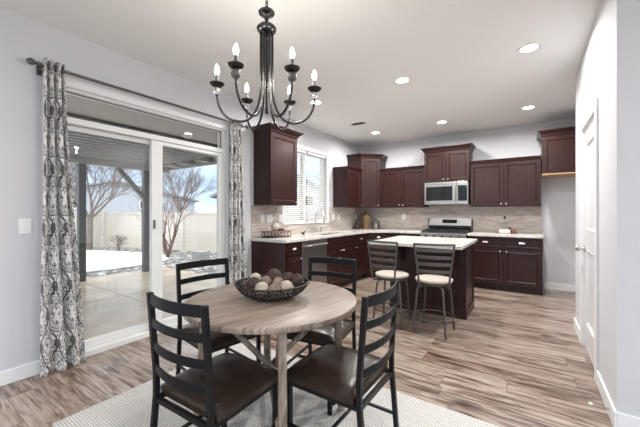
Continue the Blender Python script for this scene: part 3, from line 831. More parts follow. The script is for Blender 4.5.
for xx in (1.80, 2.44):
    m = MB(); pts = [(IY0 - .0105, .872), (IY0 - .30, .872), (IY0 - .28, .84), (IY0 - .12, .76), (IY0 - .05, .64), (IY0 - .0105, .62)]
    mx = Matrix(((0, 0, 1, xx), (1, 0, 0, 0), (0, 1, 0, 0), (0, 0, 0, 1)))
    m.prism(pts, -.022, .022, mx); m.obj('corbel', M['wood'], isl)

# ================================================================== bar stools
def make_stool():
    r = thing('bar_stool', '', 'stool', (0, 0, 0), 0, 'bar stools at the island')
    SZ_ = .575
    MB().lathe([(0, SZ_ - .040), (.16, SZ_ - .040), (.183, SZ_ - .032), (.190, SZ_ - .02), (.186, SZ_ - .006), (.16, SZ_ + .004), (.09, SZ_ + .008), (0, SZ_ + .009)], (0, 0, 0), 32).obj('seat', M['cream'], r, world=False, smooth=True)
    MB().lathe([(0, SZ_ - .062), (.175, SZ_ - .062), (.18, SZ_ - .042), (0, SZ_ - .042)], (0, 0, 0), 32).obj('seat_plate', M['bronze'], r, world=False, smooth=True)
    for sx in (-1, 1):
        for sy in (-1, 1):
            MB().tube([(sx * .06, sy * .06, SZ_ - .074), (sx * .105, sy * .105, SZ_ - .074), (sx * .122, sy * .122, SZ_ - .088), (sx * .132, sy * .132, SZ_ - .13), (sx * .165, sy * .165, .006)], .0115, 10).obj('leg', M['bronze'], r, world=False, smooth=True)
    m = MB(); m.tube([(.197 * math.cos(2 * PI * k / 36), .197 * math.sin(2 * PI * k / 36), .17) for k in range(36)], .009, 8, closed=True)
    m.obj('foot_ring', M['bronze'], r, world=False, smooth=True)
    yb = -.185
    post = lambda s, t: Vector((s * (.138 + .052 * t), yb - .005 + .018 * math.sin(t * PI) * 0 - .03 * t, SZ_ - .055 + (.955 - SZ_ + .055) * t))
    for s in (-1, 1):
        MB().tube([(s * .11, -.10, SZ_ - .07), (s * .135, -.165, SZ_ - .07)] + [post(s, t) for t in (0.02, .15, .4, .7, 1)], .010, 10).obj('back_post', M['bronze'], r, world=False, smooth=True)
    def slat(t, hgt, thick, name):
        a, b_ = post(-1, t), post(1, t); n = 10; vs = []; fs = []
        for i in range(n + 1):
            k = i / n; p = a.lerp(b_, k); bow = -.028 * (1 - (2 * k - 1) ** 2)
            for dy, dz in ((-thick / 2, -hgt / 2), (thick / 2, -hgt / 2), (thick / 2, hgt / 2), (-thick / 2, hgt / 2)): vs.append((p.x, p.y + bow + dy, p.z + dz))
        for i in range(n):
            for k in range(4): fs.append((4 * i + k, 4 * i + (k + 1) % 4, 4 * i + 4 + (k + 1) % 4, 4 * i + 4 + k))
        fs += [(0, 1, 2, 3), (4 * n + 3, 4 * n + 2, 4 * n + 1, 4 * n)]
        MB().quadmesh(vs, fs).obj(name, M['bronze'], r, world=False, bevel=.002)
    slat(.98, .020, .016, 'top_rail')
    for t in (.84, .68, .52, .35): slat(t, .032, .008, 'back_slat')
    return r
st = make_stool()
def swivel(o, a):
    for c_ in o.children:
        if c_.name.split('.')[0] in ('leg', 'foot_ring'): c_.rotation_euler.z = a - o.rotation_euler.z
st_a = place(st, True, (2.35, 3.40, 0), math.radians(14), 'metal bar stool with cream round seat, nearer the right end of the island')
st_b = place(st, False, (1.885, 3.40, 0), math.radians(-9), 'metal bar stool with cream round seat, nearer the left end of the island')
bpy.context.view_layer.update(); swivel(st_a, math.radians(-3)); swivel(st_b, math.radians(2))

# ================================================================== rug
RUGT = .012
tag(MB().box(.845, 3.15, .62, 2.09, 0.0005, RUGT).obj('area_rug', M['rug'], bevel=.004), 'cream woven area rug under the dining table', 'rug')

# ================================================================== dining table
TX, TY, TZ, TR = 1.907, 1.385, .752, .505
tb = thing('dining_table', 'round weathered wood dining table with crossed braces', 'table', (TX, TY, RUGT))
MB().lathe([(0, TZ - .030), (TR - .006, TZ - .030), (TR - .001, TZ - .026), (TR, TZ - .018), (TR, TZ - .008), (TR - .003, TZ - .002), (TR - .008, TZ), (0, TZ)], (TX, TY, 0), 96).obj('tabletop', M['oak'], tb, smooth=True)
legs = []
for q, (a, rr) in enumerate(((-41, .43), (46, .43), (139, .43), (217, .45))):
    a = math.radians(a); t = Vector((TX + .40 * math.cos(a), TY + .40 * math.sin(a), TZ - .031)); b_ = Vector((TX + rr * math.cos(a), TY + rr * math.sin(a), RUGT + .004))
    legs.append((t, b_, a))
    MB().bar(b_, t, .040, .040, (-math.sin(a), math.cos(a), 0)).obj('leg', M['oak'], tb, bevel=.004)
for i in range(4):
    t, b_, a = legs[i]; o = legs[(i + 2) % 4]
    top = t.lerp(b_, .04); top.x -= math.cos(a) * .03; top.y -= math.sin(a) * .03
    side = Vector((-math.sin(a), math.cos(a), 0)) * .026
    bot = o[1].lerp(o[0], .20); bot.x -= math.cos(o[2]) * .022; bot.y -= math.sin(o[2]) * .022
    mid = Vector((TX, TY, .36)) + side
    pts = [top, top.lerp(mid, .5) + Vector((0, 0, -.012)), mid + Vector((math.cos(a), math.sin(a), 0)) * .045 + Vector((0, 0, .022)), mid + Vector((0, 0, -.02)) , mid - Vector((math.cos(a), math.sin(a), 0)) * .05 + Vector((0, 0, -.045)), bot]
    MB().tube(pts, .0170, 10).obj('brace', M['oak'], tb, smooth=True)

# ================================================================== dining chairs
def make_chair():
    """seat faces +y, back posts at y=0; origin on the floor at the middle of the back"""
    r = thing('dining_chair', '', 'chair', (0, 0, 0), 0, 'dining chairs')
    hw, dep, sh, top = .194, .40, .393, .885
    pw = .024
    for s in (-1, 1):
        m = MB()
        pts = [(s * hw, -.035, 0), (s * hw, 0, .40), (s * hw, 0, .50), (s * hw, -.030, top)]
        for a, b_ in zip(pts, pts[1:]): pass
        vs = []; fs = []
        for p in pts:
            for dx, dy in ((-1, -1), (1, -1), (1, 1), (-1, 1)): vs.append((p[0] + dx * pw / 2, p[1] + dy * pw / 2, p[2]))
        for i in range(3):
            for k in range(4): fs.append((4 * i + k, 4 * i + (k + 1) % 4, 4 * i + 4 + (k + 1) % 4, 4 * i + 4 + k))
        fs += [(3, 2, 1, 0), (12, 13, 14, 15)]
        m.quadmesh(vs, fs).obj('back_post', M['blackmetal'], r, world=False, bevel=.002)
        MB().box(s * hw - pw / 2, s * hw + pw / 2, dep - pw / 2, dep + pw / 2, 0, sh).obj('leg', M['blackmetal'], r, world=False, bevel=.002)
    m = MB(); zf = sh - .012
    m.bar((-hw, dep, zf), (hw, dep, zf), .020, .022); m.bar((-hw, 0, zf), (hw, 0, zf), .020, .022)
    for s in (-1, 1): m.bar((s * hw, .0, zf), (s * hw, dep, zf), .020, .022)
    m.obj('seat_frame', M['blackmetal'], r, world=False)
    for s in (-1, 1): MB().bar((s * hw, -.022, .16), (s * hw, dep, .16), .014, .014).obj('side_stretcher', M['blackmetal'], r, world=False)
    MB().bar((-hw, dep * .5, .16), (hw, dep * .5, .16), .014, .014).obj('cross_stretcher', M['blackmetal'], r, world=False)
    # slats
    for zt, hh in ((top, .050), (.770, .038), (.660, .038), (.552, .038)):
        n = 12; vs = []; fs = []
        zc = zt - hh / 2; y_at = lambda z: -.030 * max(0, (z - .5) / (top - .5))
        for i in range(n + 1):
            k = i / n; x = -hw + 2 * hw * k; bow = -.036 * (1 - (2 * k - 1) ** 2)
            for dy, dz in ((-.005, -hh / 2), (.005, -hh / 2), (.005, hh / 2), (-.005, hh / 2)): vs.append((x, y_at(zc) + bow + dy, zc + dz))
        for i in range(n):
            for k in range(4): fs.append((4 * i + k, 4 * i + (k + 1) % 4, 4 * i + 4 + (k + 1) % 4, 4 * i + 4 + k))
        fs += [(0, 1, 2, 3), (4 * n + 3, 4 * n + 2, 4 * n + 1, 4 * n)]
        MB().quadmesh(vs, fs).obj('back_slat', M['blackmetal'], r, world=False, bevel=.002)
    # domed leather cushion
    n = 18; vs = []; fs = []; z0 = sh + .001
    x0, x1, y0, y1 = -.214, .214, .016, .438
    def prof(u, v):
        ex = (1 - abs(u) ** 5) * (1 - abs(v) ** 5)
        return .030 + .040 * max(0, ex) ** .5 * (1 - .25 * (u * u + v * v) / 2)
    for j in range(n + 1):
        for i in range(n + 1):
            u, v = -1 + 2 * i / n, -1 + 2 * j / n
            r_ = 1 - .035 * (abs(u) ** 8 * abs(v) ** 8)          # rounded corners
            vs.append(((x0 + x1) / 2 + u * r_ * (x1 - x0) / 2, (y0 + y1) / 2 + v * r_ * (y1 - y0) / 2, z0 + prof(u, v)))
    for j in range(n):
        for i in range(n): a = j * (n + 1) + i; fs.append((a, a + 1, a + n + 2, a + n + 1))
    rim = [i for i in range(n + 1)] + [j * (n + 1) + n for j in range(1, n + 1)] + [n * (n + 1) + i for i in range(n - 1, -1, -1)] + [j * (n + 1) for j in range(n - 1, 0, -1)]
    base_i = len(vs)
    for i in rim: p = vs[i]; vs.append((p[0] * .985, (p[1] - .22) * .985 + .22, z0))
    k = len(rim)
    for i in range(k): fs.append((rim[i], base_i + i, base_i + (i + 1) % k, rim[(i + 1) % k]))
    fs.append(tuple(base_i + i for i in range(k)))
    MB().quadmesh(vs, fs).obj('seat', M['leather'], r, world=False, smooth=True)
    return r
ch = make_chair()
z = RUGT
place(ch, True, (1.934, .775, z), math.radians(2), 'black ladder back chair with brown leather seat, front left of the table, seen from behind')
place(ch, False, (2.567, 1.424, z), PI / 2, 'black ladder back chair with brown seat, right of the table, seat in full view')
place(ch, False, (1.160, 1.448, z), -PI / 2 - math.radians(8), 'black ladder back chair between the round table and the glass patio door')
place(ch, False, (1.878, 2.085, z), PI + math.radians(9), 'black ladder back chair on the kitchen side of the table, in front of the dishwasher')

# ================================================================== bowl of decorative balls
BX, BY = 1.902, 1.386; BZ = TZ
prof = [(.085, .004), (.125, .014), (.160, .030), (.188, .050), (.206, .070), (.218, .090)]
seg = 44; vs = []; fs = []
for j, (rr, zz) in enumerate(prof):
    for k in range(seg):
        a = 2 * PI * (k + (.5 if j % 2 else 0)) / seg; vs.append((BX + rr * math.cos(a), BY + rr * math.sin(a), BZ + zz))
for j in range(len(prof) - 1):
    for k in range(seg):
        k2 = (k + 1) % seg; A0, A1, B0, B1 = j * seg + k, j * seg + k2, (j + 1) * seg + k, (j + 1) * seg + k2
        if j % 2 == 0: fs += [(A0, A1, B0), (A1, B1, B0)]
        else: fs += [(A0, A1, B1), (A0, B1, B0)]
bw = thing('wire_bowl', 'dark woven wire bowl on the middle of the table', 'bowl', (BX, BY, BZ))
o = MB().quadmesh(vs, fs).obj('wire_mesh', M['wire'], bw)
md = o.modifiers.new('wire', 'WIREFRAME'); md.thickness = .0085; md.use_even_offset = False
m = MB()
for rr, zz, t in ((.219, .092, .006), (.085, .005, .005)): m.tube([(BX + rr * math.cos(2 * PI * k / 48), BY + rr * math.sin(2 * PI * k / 48), BZ + zz) for k in range(48)], t, 8, closed=True)
m.obj('rim', M['wire'], bw, smooth=True)
m = MB(); m.lathe([(0, .0005), (.085, .0005), (.085, .004), (0, .004)], (BX, BY, BZ), 32); m.obj('base_disc', M['wire'], bw)
# balls: direction to the camera is about (0.69,-0.73); offsets given as (right, away) of the bowl centre
cr, ca = Vector((.727, .687)), Vector((-.687, .727))
def dball(ri, aw, z_, rad, mt, label):
    p = Vector((BX, BY)) + cr * ri + ca * aw
    if mt in ('ball_brown', 'ball_tan'):
        r = thing('decorative_ball', label, 'ball', (p.x, p.y, BZ + z_), 0, 'decorative balls in the bowl')
        m = MB(); m.ball((p.x, p.y, BZ + z_), rad * .93, 20); m.obj('core', M[mt], r, smooth=True)
        rnd = random.Random(int(ri * 1000 + aw * 77)); m = MB()
        for q in range(13):
            ax = Vector((rnd.uniform(-1, 1), rnd.uniform(-1, 1), rnd.uniform(-1, 1))).normalized(); u = ax.orthogonal().normalized(); v = ax.cross(u)
            off = rnd.uniform(-.5, .5) * rad; r2 = math.sqrt(max(1e-6, (rad * .95) ** 2 - off ** 2))
            m.tube([Vector((p.x, p.y, BZ + z_)) + ax * off + (u * math.cos(2 * PI * k / 20) + v * math.sin(2 * PI * k / 20)) * r2 for k in range(20)], .0026, 5, closed=True)
        m.obj('twig_wrap', M[mt], r, smooth=True)
    else:
        m = MB(); m.ball((p.x, p.y, BZ + z_), rad, 20); o = m.obj('decorative_ball', M[mt], smooth=True)
        tag(o, label, 'ball', 'decorative balls in the bowl')
dball(-.110, -.015, .088, .042, 'ball_brown', 'dark brown twig ball at the left of the wire bowl')
dball(-.105, .085, .098, .036, 'ball_white', 'ivory ball half hidden behind the dark ball at the left of the bowl')
dball(-.040, .050, .082, .038, 'ball_tan', 'tan woven ball in the middle left of the bowl, behind the front row')
dball(.012, .105, .105, .050, 'ball_brown', 'largest dark twig ball rising highest at the back of the bowl')
dball(.098, .055, .092, .047, 'ball_brown', 'dark reddish twig ball, inner one of the two at the right of the bowl')
dball(.150, -.020, .105, .038, 'ball_brown', 'dark twig ball resting against the far right rim of the bowl')
dball(.036, .015, .082, .036, 'ball_tan', 'tan woven ball in the very centre of the bowl')
dball(-.062, -.068, .070, .040, 'ball_white', 'ivory ball at the front left of the bowl')
dball(.012, -.078, .064, .038, 'ball_tan', 'tan ball in the front middle of the bowl between two ivory balls')
dball(.082, -.058, .070, .041, 'ball_white', 'ivory ball at the front right of the bowl')

# ================================================================== curtains and rod
RZ, RX = 2.405, .085
rod = thing('curtain_rod', 'pewter curtain rod across the top of the patio door', 'curtain rod', (RX, .70, RZ))
MB().tube([(RX, .745, RZ), (RX, 2.80, RZ)], .0125, 12).obj('rod_tube', M['rod'], rod, smooth=True)
for s, y in ((-1, .745), (1, 2.80)):
    mx = Matrix.Rotation(-s * PI / 2, 4, 'X')
    MB().lathe([(.0125, 0), (.017, .004), (.010, .012), (.012, .018), (.022, .032), (.026, .046), (.020, .062), (.008, .072), (0, .074)], (RX, y, RZ), 16, mx).obj('finial', M['rod'], rod, smooth=True)
for y in (.765, 2.78):
    m = MB(); m.tube([(.002, y, RZ - .02), (.05, y, RZ - .02), (RX, y, RZ - .016)], .007, 8); m.box(.001, .008, y - .015, y + .015, RZ - .06, RZ + .02)
    m.obj('rod_bracket', M['rod'], rod)
def curtain(name_label, y0t, y1t, y0b, y1b, folds, z0, z1, cloth_w, seed, ampt=.030, ampb=.048, mid=None):
    r = thing('curtain', name_label, 'curtain', (RX, (y0t + y1t) / 2, 0), 0, 'damask curtains of the patio door')
    nu, nv = folds * 14, 60; vs = []; fs = []; uvs = []
    rnd = random.Random(seed); ph = [rnd.uniform(-.5, .5) for _ in range(folds + 2)]
    for j in range(nv + 1):
        t = j / nv; z = z1 + (z0 - z1) * t
        for i in range(nu + 1):
            u = i / nu
            a0 = y0t + (y0b - y0t) * (t ** 1.3); a1 = y1t + (y1b - y1t) * (t ** 1.3)
            w_ = 2 * PI * u * folds
            amp = ampt + (ampb - ampt) * t
            x = RX + amp * math.sin(w_ + .5 * math.sin(2.3 * t + seed)) * (.8 + .25 * math.sin(u * 9 + seed + t * 2))
            y = a0 + (a1 - a0) * (u + .020 * math.sin(2 * w_ + 1.5 * t)) + .010 * math.sin(5 * t + u * 4 + seed) * t
            zz = z + (.006 * math.sin(w_ * 1 + 1) if j == 0 else 0)
            vs.append((max(x, .018), y, zz)); uvs.append((u * cloth_w, z))
    for j in range(nv):
        for i in range(nu): a = j * (nu + 1) + i; fs.append((a, a + 1, a + nu + 2, a + nu + 1))
    m = MB().quadmesh(vs, fs)
    o = m.obj('curtain_cloth', M['damask'], r, smooth=True)
    me = o.data; ul = me.uv_layers.new(name='UVMap')
    for lp in me.loops: ul.data[lp.index].uv = uvs[lp.vertex_index]
    sdm = o.modifiers.new('thick', 'SOLIDIFY'); sdm.thickness = .003
    m = MB()
    for k in range(folds * 2):
        u = (k + .5) / (folds * 2); y = y0t + (y1t - y0t) * u
        m.tube([(RX + .021 * math.cos(a), y, RZ + .021 * math.sin(a)) for a in [2 * PI * q / 16 for q in range(16)]], .0045, 6, closed=True)
    m.obj('grommet', M['rod'], r, smooth=True)
curtain('grey and white damask curtain at the left of the patio door', .772, .900, .752, 1.045, 3, .004, 2.455, .85, 1)
curtain('grey and white damask curtain between the patio door and the kitchen counter', 2.575, 2.765, 2.54, 2.88, 4, .004, 2.45, 1.0, 4, .026, .040)

# ================================================================== chandelier
CX, CY = 1.878, 1.361; CZ = 2.02
cl = thing('chandelier', 'six arm antique nickel candle chandelier above the round table', 'chandelier', (CX, CY, H))
MB().lathe([(0, H - .03), (.02, H - .03), (.06, H - .018), (.065, H - .001), (0, H - .001)], (CX, CY, 0), 24).obj('ceiling_canopy', M['chand'], cl, smooth=True)
zz = H - .03; k = 0
m = MB()
while zz > 2.505:
    a = 0 if k % 2 else PI / 2
    pts = [(CX + .009 * math.cos(q) * math.cos(a), CY + .009 * math.cos(q) * math.sin(a), zz - .017 + .019 * math.sin(q)) for q in [2 * PI * i / 12 for i in range(12)]]
    m.tube(pts, .003, 6, closed=True); zz -= .029; k += 1
m.obj('chain', M['chand'], cl, smooth=True)
MB().lathe([(0, 2.515), (.008, 2.513), (.012, 2.50), (.022, 2.487), (.045, 2.480), (.050, 2.472), (.045, 2.463), (.022, 2.455), (.012, 2.44), (.010, 2.412), (.018, 2.405), (.030, 2.398),
            (.052, 2.388), (.060, 2.376), (.056, 2.362), (.045, 2.350), (.018, 2.345), (0, 2.344)], (CX, CY, 0), 28).obj('hub', M['chand'], cl, smooth=True)
MB().lathe([(0, 2.345), (.008, 2.345), (.008, 1.90), (.014, 1.885), (.012, 1.865), (0, 1.86)], (CX, CY, 0), 12).obj('centre_stem', M['chand'], cl, smooth=True)
def bez(p, n=10):
    out = []
    for i in range(n + 1):
        t = i / n; a, b, c, d = p
        out.append(a * (1 - t) ** 3 + b * 3 * t * (1 - t) ** 2 + c * 3 * t * t * (1 - t) + d * t ** 3)
    return out
AR = .290
for i in range(6):
    a = 4.908 + i * PI / 3; dx, dy = math.cos(a), math.sin(a)
    P = lambda r, z_: Vector((CX + r * dx, CY + r * dy, z_))
    pts = [P(.034, 2.348), P(.034, 2.20)] + [P(q.x, q.y) for q in [Vector((v.x, v.y)) for v in bez([Vector((.034, 2.06)), Vector((.034, 1.90)), Vector((.075, 1.815)), Vector((.155, 1.810))])]] + \
          [P(v.x, v.y) for v in bez([Vector((.155, 1.810)), Vector((.235, 1.808)), Vector((AR, 1.875)), Vector((AR, CZ - .055))])[1:]]
    arm = MB().tube(pts, .0075, 10).obj('arm', M['chand'], cl, smooth=True)
    C = (CX + AR * dx, CY + AR * dy, CZ)
    if i in (0, 1): MB().ball((C[0], C[1], CZ - .037), .026, 16).obj('ribbed_ball', M['greyball'], arm, smooth=True)
    else:
        MB().lathe([(0, -.066), (.006, -.064), (.016, -.05), (.020, -.036), (.015, -.022), (.008, -.014), (0, -.013)], C, 14).obj('crystal_drop', M['crystal'], arm, smooth=True)
    MB().lathe([(0, -.012), (.012, -.012), (.030, -.006), (.040, .004), (.043, .010), (.038, .009), (.026, .003), (.012, .006), (0, .006)], C, 24).obj('drip_cup', M['chand'], arm, smooth=True)
    MB().lathe([(0, .006), (.0095, .006), (.0095, .060), (0, .060)], C, 14).obj('candle_sleeve', M['candle'], arm, smooth=True)
    MB().lathe([(0, .061), (.008, .061), (.012, .072), (.0140, .084), (.012, .100), (.006, .115), (.002, .122), (0, .123)], C, 14).obj('bulb', M['bulb'], arm, smooth=True)
    ld = bpy.data.lights.new('bulb_light', 'POINT'); ld.energy = BULB_W; ld.color = (1, .95, .88); ld.shadow_soft_size = .02
    lo = bpy.data.objects.new('bulb_light', ld); COL.objects.link(lo); lo.parent = cl
    lo.location = (AR * dx, AR * dy, CZ + .145 - H)

# ================================================================== recessed lights, vent
cans = [((3.19, 3.40), 'recessed ceiling light nearest the right wall door, largest in view'), ((2.0, 3.42), 'recessed ceiling light above the front edge of the island'),
        ((.80, 5.38), 'recessed ceiling light nearest the kitchen corner'), ((1.99, 5.37), 'recessed ceiling light in front of the microwave cabinet'),
        ((3.18, 5.32), 'recessed ceiling light in front of the fridge alcove'), ((.79, 3.44), 'recessed ceiling light over the counter, just right of the chandelier')]
behind = [((.8, -1.3), 'added unseen fill light in the living area ceiling, left'), ((3.2, -1.3), 'added unseen fill light in the living area ceiling behind the camera, middle'), ((5.4, -1.3), 'added unseen fill light in the living area ceiling, right'), ((5.2, 1.2), 'added unseen fill light in the ceiling to the right of the camera')]  # unseen cans added behind and beside the camera to wash the room
for i, ((x, y), lab) in enumerate(cans + behind):
    r = thing('recessed_light', lab, 'light', (x, y, H), 0, 'recessed ceiling lights')
    MB().lathe([(.066, -.001), (.088, -.001), (.090, -.006), (.080, -.010), (.066, -.006), (.066, -.001)], (x, y, H), 32, cap=False).obj('trim_ring', M['white'], r, smooth=True)
    MB().lathe([(0, -.005), (.063, -.005), (.063, -.001), (0, -.001)], (x, y, H), 32).obj('lens', M['canlight'], r)
    ld = bpy.data.lights.new('can_light', 'AREA'); ld.shape = 'DISK'; ld.size = .12; ld.energy = CAN_W; ld.color = (1, .98, .95); ld.spread = math.radians(170)
    lo = bpy.data.objects.new('can_light', ld); COL.objects.link(lo); lo.parent = r; lo.location = (0, 0, -.012)
vt = thing('ceiling_vent', 'small white slotted air vent on the kitchen ceiling', 'vent', (.80, 4.66, H))
m = MB(); x0, x1, y0, y1 = .66, .94, 4.58, 4.74
m.box(x0, x1, y0, y0 + .02, H - .008, H - .001).box(x0, x1, y1 - .02, y1, H - .008, H - .001).box(x0, x0 + .02, y0 + .02, y1 - .02, H - .008, H - .001).box(x1 - .02, x1, y0 + .02, y1 - .02, H - .008, H - .001)
m.obj('vent_frame', M['white'], vt)
m = MB()
for i in range(9):
    mx = Matrix.Translation((.70 + i * .025, 4.66, H - .006)) @ Matrix.Rotation(.6, 4, 'Y'); m.box(-.008, .008, -.059, .059, -.0008, .0008, mx)
m.obj('louvre', M['white'], vt)
MB().box(x0 + .02, x1 - .02, y0 + .02, y1 - .02, H - .0018, H - .0008).obj('vent_backing', M['black'], vt)

# ================================================================== outlets, switches, door stop
def plate(x, y, z, nx, label, double=False, switch=False, name='wall_outlet'):
    rz = PI / 2 if nx == 'x' else 0
    r = thing(name, label, 'switch' if switch else 'outlet', (x, y, z), rz, 'outlets on the backsplash' if not switch else None)
    w_ = .115 if double else .072
    MB().box(-w_ / 2, w_ / 2, -.006, -.0005, -.058, .058).obj('cover_plate', M['plate'], r, world=False, bevel=.002)
    for k in ((-.023, .023) if double else (0,)):
        if switch: MB().box(k - .006, k + .006, -.016, -.0062, -.012, .012).obj('toggle', M['plate'], r, world=False)
        else: MB().box(k - .017, k + .017, -.0085, -.0062, -.034, .034).obj('receptacle', M['white'], r, world=False, bevel=.002)
plate(.0095, 3.21, 1.17, 'x', 'white outlet on the backsplash nearest the right curtain')
plate(.0095, 3.36, 1.18, 'x', 'white double outlet on the backsplash below the tall left cabinet', True)
plate(.0095, 3.60, 1.18, 'x', 'white outlet on the backsplash just left of the kitchen window')
plate(.0095, 5.15, 1.18, 'x', 'white double outlet on the backsplash just right of the kitchen window', True)
plate(.0095, 5.36, 1.18, 'x', 'white outlet on the left wall backsplash below the small cabinet')
plate(.0095, 6.10, 1.17, 'x', 'white outlet above the dark vase in the kitchen corner')
plate(1.016, D - .0095, 1.174, 'y', 'white outlet on the back wall backsplash left of the range')
plate(0, .685, 1.163, 'x', 'white light switch on the wall left of the curtain', False, True, 'light_switch')
dsx = XR - BT; ds = thing('door_stop', 'spring door stop with white tip on the right baseboard', 'door stop', (dsx, 2.58, .055))
pts = [(dsx - .004 - .075 * i / 90, 2.58 + .0055 * math.cos(i * .9), .055 + .0055 * math.sin(i * .9)) for i in range(91)]
MB().tube(pts, .0012, 5).obj('spring', M['nickel'], ds)
MB().lathe([(.012, 0.0005), (.011, .006), (0, .007)], (dsx, 2.58, .055), 12, Matrix.Rotation(-PI / 2, 4, 'Y')).obj('mount', M['nickel'], ds)
MB().lathe([(.008, .078), (.009, .084), (.008, .096), (0, .098)], (dsx, 2.58, .055), 12, Matrix.Rotation(-PI / 2, 4, 'Y')).obj('rubber_tip', M['white'], ds)

# ================================================================== counter things
K = CT1 + .0005
# wire tray with a cream ball
ty, tx = 3.30, .20
tr = thing('counter_tray', 'low dark tray with looped wire sides on the counter beneath the outlets', 'tray', (tx, ty, K))
MB().box(tx - .11, tx + .11, ty - .20, ty + .20, K + .075, K + .090).obj('tray_top', M['redwood'], tr, bevel=.003)
m = MB()
for xx in (tx - .10, tx + .10):
    for i in range(6):
        yc = ty - .165 + i * .066
        m.tube([(xx, yc + .031 * math.cos(a), K + .040 + .034 * math.sin(a)) for a in [2 * PI * q / 18 for q in range(18)]], .0042, 6, closed=True)
    m.tube([(xx, ty - .2, K + .005), (xx, ty + .2, K + .005)], .005, 6)
for yy in (ty - .195, ty + .195): m.tube([(tx - .10, yy, K + .005), (tx + .10, yy, K + .005)], .005, 6)
m.obj('wire_loops', M['wire'], tr, smooth=True)
m = MB(); m.ball((tx, ty - .03, K + .090 + .0625), .062, 20); tag(m.obj('decorative_ball', M['ball_white'], smooth=True), 'cream ball standing on the counter tray', 'ball')
m = MB()
for q in range(5):
    a = q * 1.3; m.ball((tx + .03 * math.cos(a), ty + .09 + .05 * math.sin(a), K + .106), .0155, 10)
pn = m.obj('pine_cones', M['ball_brown'], smooth=True); tag(pn, 'small dark pine cones on the counter tray right of the cream ball', 'pine cones', kind='stuff')
# black bird figurine
bd = thing('bird_figurine', 'tiny black bird shaped ornament on the counter left of the faucet', 'ornament', (.20, 3.93, K))
MB().ball((.20, 3.93, K + .022), .022, 14, (1, 1.5, 1)).obj('body', M['black'], bd, smooth=True)
m = MB(); m.ball((.20, 3.965, K + .047), .013, 12); m.lathe([(.005, 0), (0, .015)], (.20, 3.977, K + .047), 8, Matrix.Rotation(-PI / 2, 4, 'X')); m.obj('head', M['black'], bd, smooth=True)
MB().bar((.20, 3.905, K + .025), (.20, 3.87, K + .052), .012, .005).obj('tail', M['black'], bd)
# vases in the corner
def vase(name, label, cat, x, y, prof, mt):
    o = MB().lathe(prof, (x, y, K), 24).obj(name, M[mt], smooth=True); tag(o, label, cat); return o
vase('bottle_vase', 'small dark bottle vase in the kitchen corner, left of the amber vase', 'vase', .13, 5.93,
     [(0, 0), (.05, 0), (.062, .02), (.066, .06), (.05, .12), (.024, .155), (.02, .20), (.026, .21), (.018, .208), (0, .19)], 'darkglaze')
v = thing('amber_vase', 'tall amber brown lidded vase in the kitchen corner', 'vase', (.275, 6.05, K))
MB().lathe([(0, 0), (.055, 0), (.060, .01), (.085, .12), (.102, .22), (.098, .27), (.07, .305), (.045, .318), (.045, .33), (0, .33)], (.275, 6.05, K), 28).obj('vase_body', M['amber'], v, smooth=True)
m = MB().lathe([(.05, .331), (.05, .342), (.03, .355), (.012, .36), (.016, .375), (.010, .39), (0, .392)], (.275, 6.05, K), 20); m.obj('vase_lid', M['darkglaze'], v, smooth=True)
m = MB()
for s in (-1, 1): m.tube([(.27 + s * .07 * .727, 6.03 + s * .07 * .687, K + .30), (.27 + s * .105 * .727, 6.03 + s * .105 * .687, K + .315), (.27 + s * .11 * .727, 6.03 + s * .11 * .687, K + .27), (.27 + s * .098 * .727, 6.03 + s * .098 * .687, K + .24)], .007, 8)
m.obj('vase_handle', M['darkglaze'], v, smooth=True)
lt = thing('arched_lantern', 'small arched dark metal lantern right of the amber vase', 'lantern', (.46, 6.16, K))
ln = Matrix.Translation((.46, 6.16, K)) @ Matrix.Rotation(math.radians(36), 4, 'Z')
for yy in (-.045, .045):
    m = MB(); pts = [(-.07, yy, .008), (-.07, yy, .12)] + [(-.07 * math.cos(a), yy, .12 + .07 * math.sin(a)) for a in [PI * q / 12 for q in range(1, 12)]] + [(.07, yy, .12), (.07, yy, .008)]
    m.tube([ln @ Vector(p) for p in pts], .0075, 8); m.obj('arch', M['wire'], lt, smooth=True)
m = MB(); m.box(-.08, .08, -.055, .055, 0, .010, ln); m.obj('lantern_base', M['wire'], lt)
m = MB(); m.lathe([(0, .0105), (.026, .0105), (.026, .10), (0, .10)], (0, 0, 0), 18); m.bm.transform(ln); m.obj('candle', M['cream'], lt, smooth=True)
m = MB(); m.tube([ln @ Vector((.02 * math.cos(2 * PI * q / 14), 0, .213 + .02 * math.sin(2 * PI * q / 14))) for q in range(14)], .004, 6, closed=True); m.bar(ln @ Vector((0, -.045, .193)), ln @ Vector((0, .045, .193)), .008, .006); m.obj('ring_handle', M['wire'], lt)
# bottles and box right of the range
tray = tag(MB().lathe([(0, 0), (.16, 0), (.165, .006), (0, .006)], (2.86, 6.16, K), 32, Matrix.Diagonal((1, .55, 1, 1))).obj('serving_tray', M['redwood'], smooth=True), 'thin oval wooden tray on the counter right of the range', 'tray')
KT = K + .0065
tag(MB().box(2.765, 2.925, 6.085, 6.165, KT, KT + .055).obj('small_box', M['book'], bevel=.003), 'cream box at the front of the wooden tray', 'box')
b = thing('glass_bottle', 'clear glass bottle with black cap on the wooden tray', 'bottle', (2.84, 6.20, KT))
MB().lathe([(0, 0), (.034, 0), (.036, .01), (.036, .13), (.030, .16), (.014, .19), (.013, .235), (0, .235)], (2.84, 6.20, KT), 20).obj('bottle_body', M['clearbottle'], b, smooth=True)
MB().lathe([(0, .236), (.016, .236), (.016, .28), (.012, .285), (0, .285)], (2.84, 6.20, KT), 16).obj('bottle_cap', M['black'], b, smooth=True)
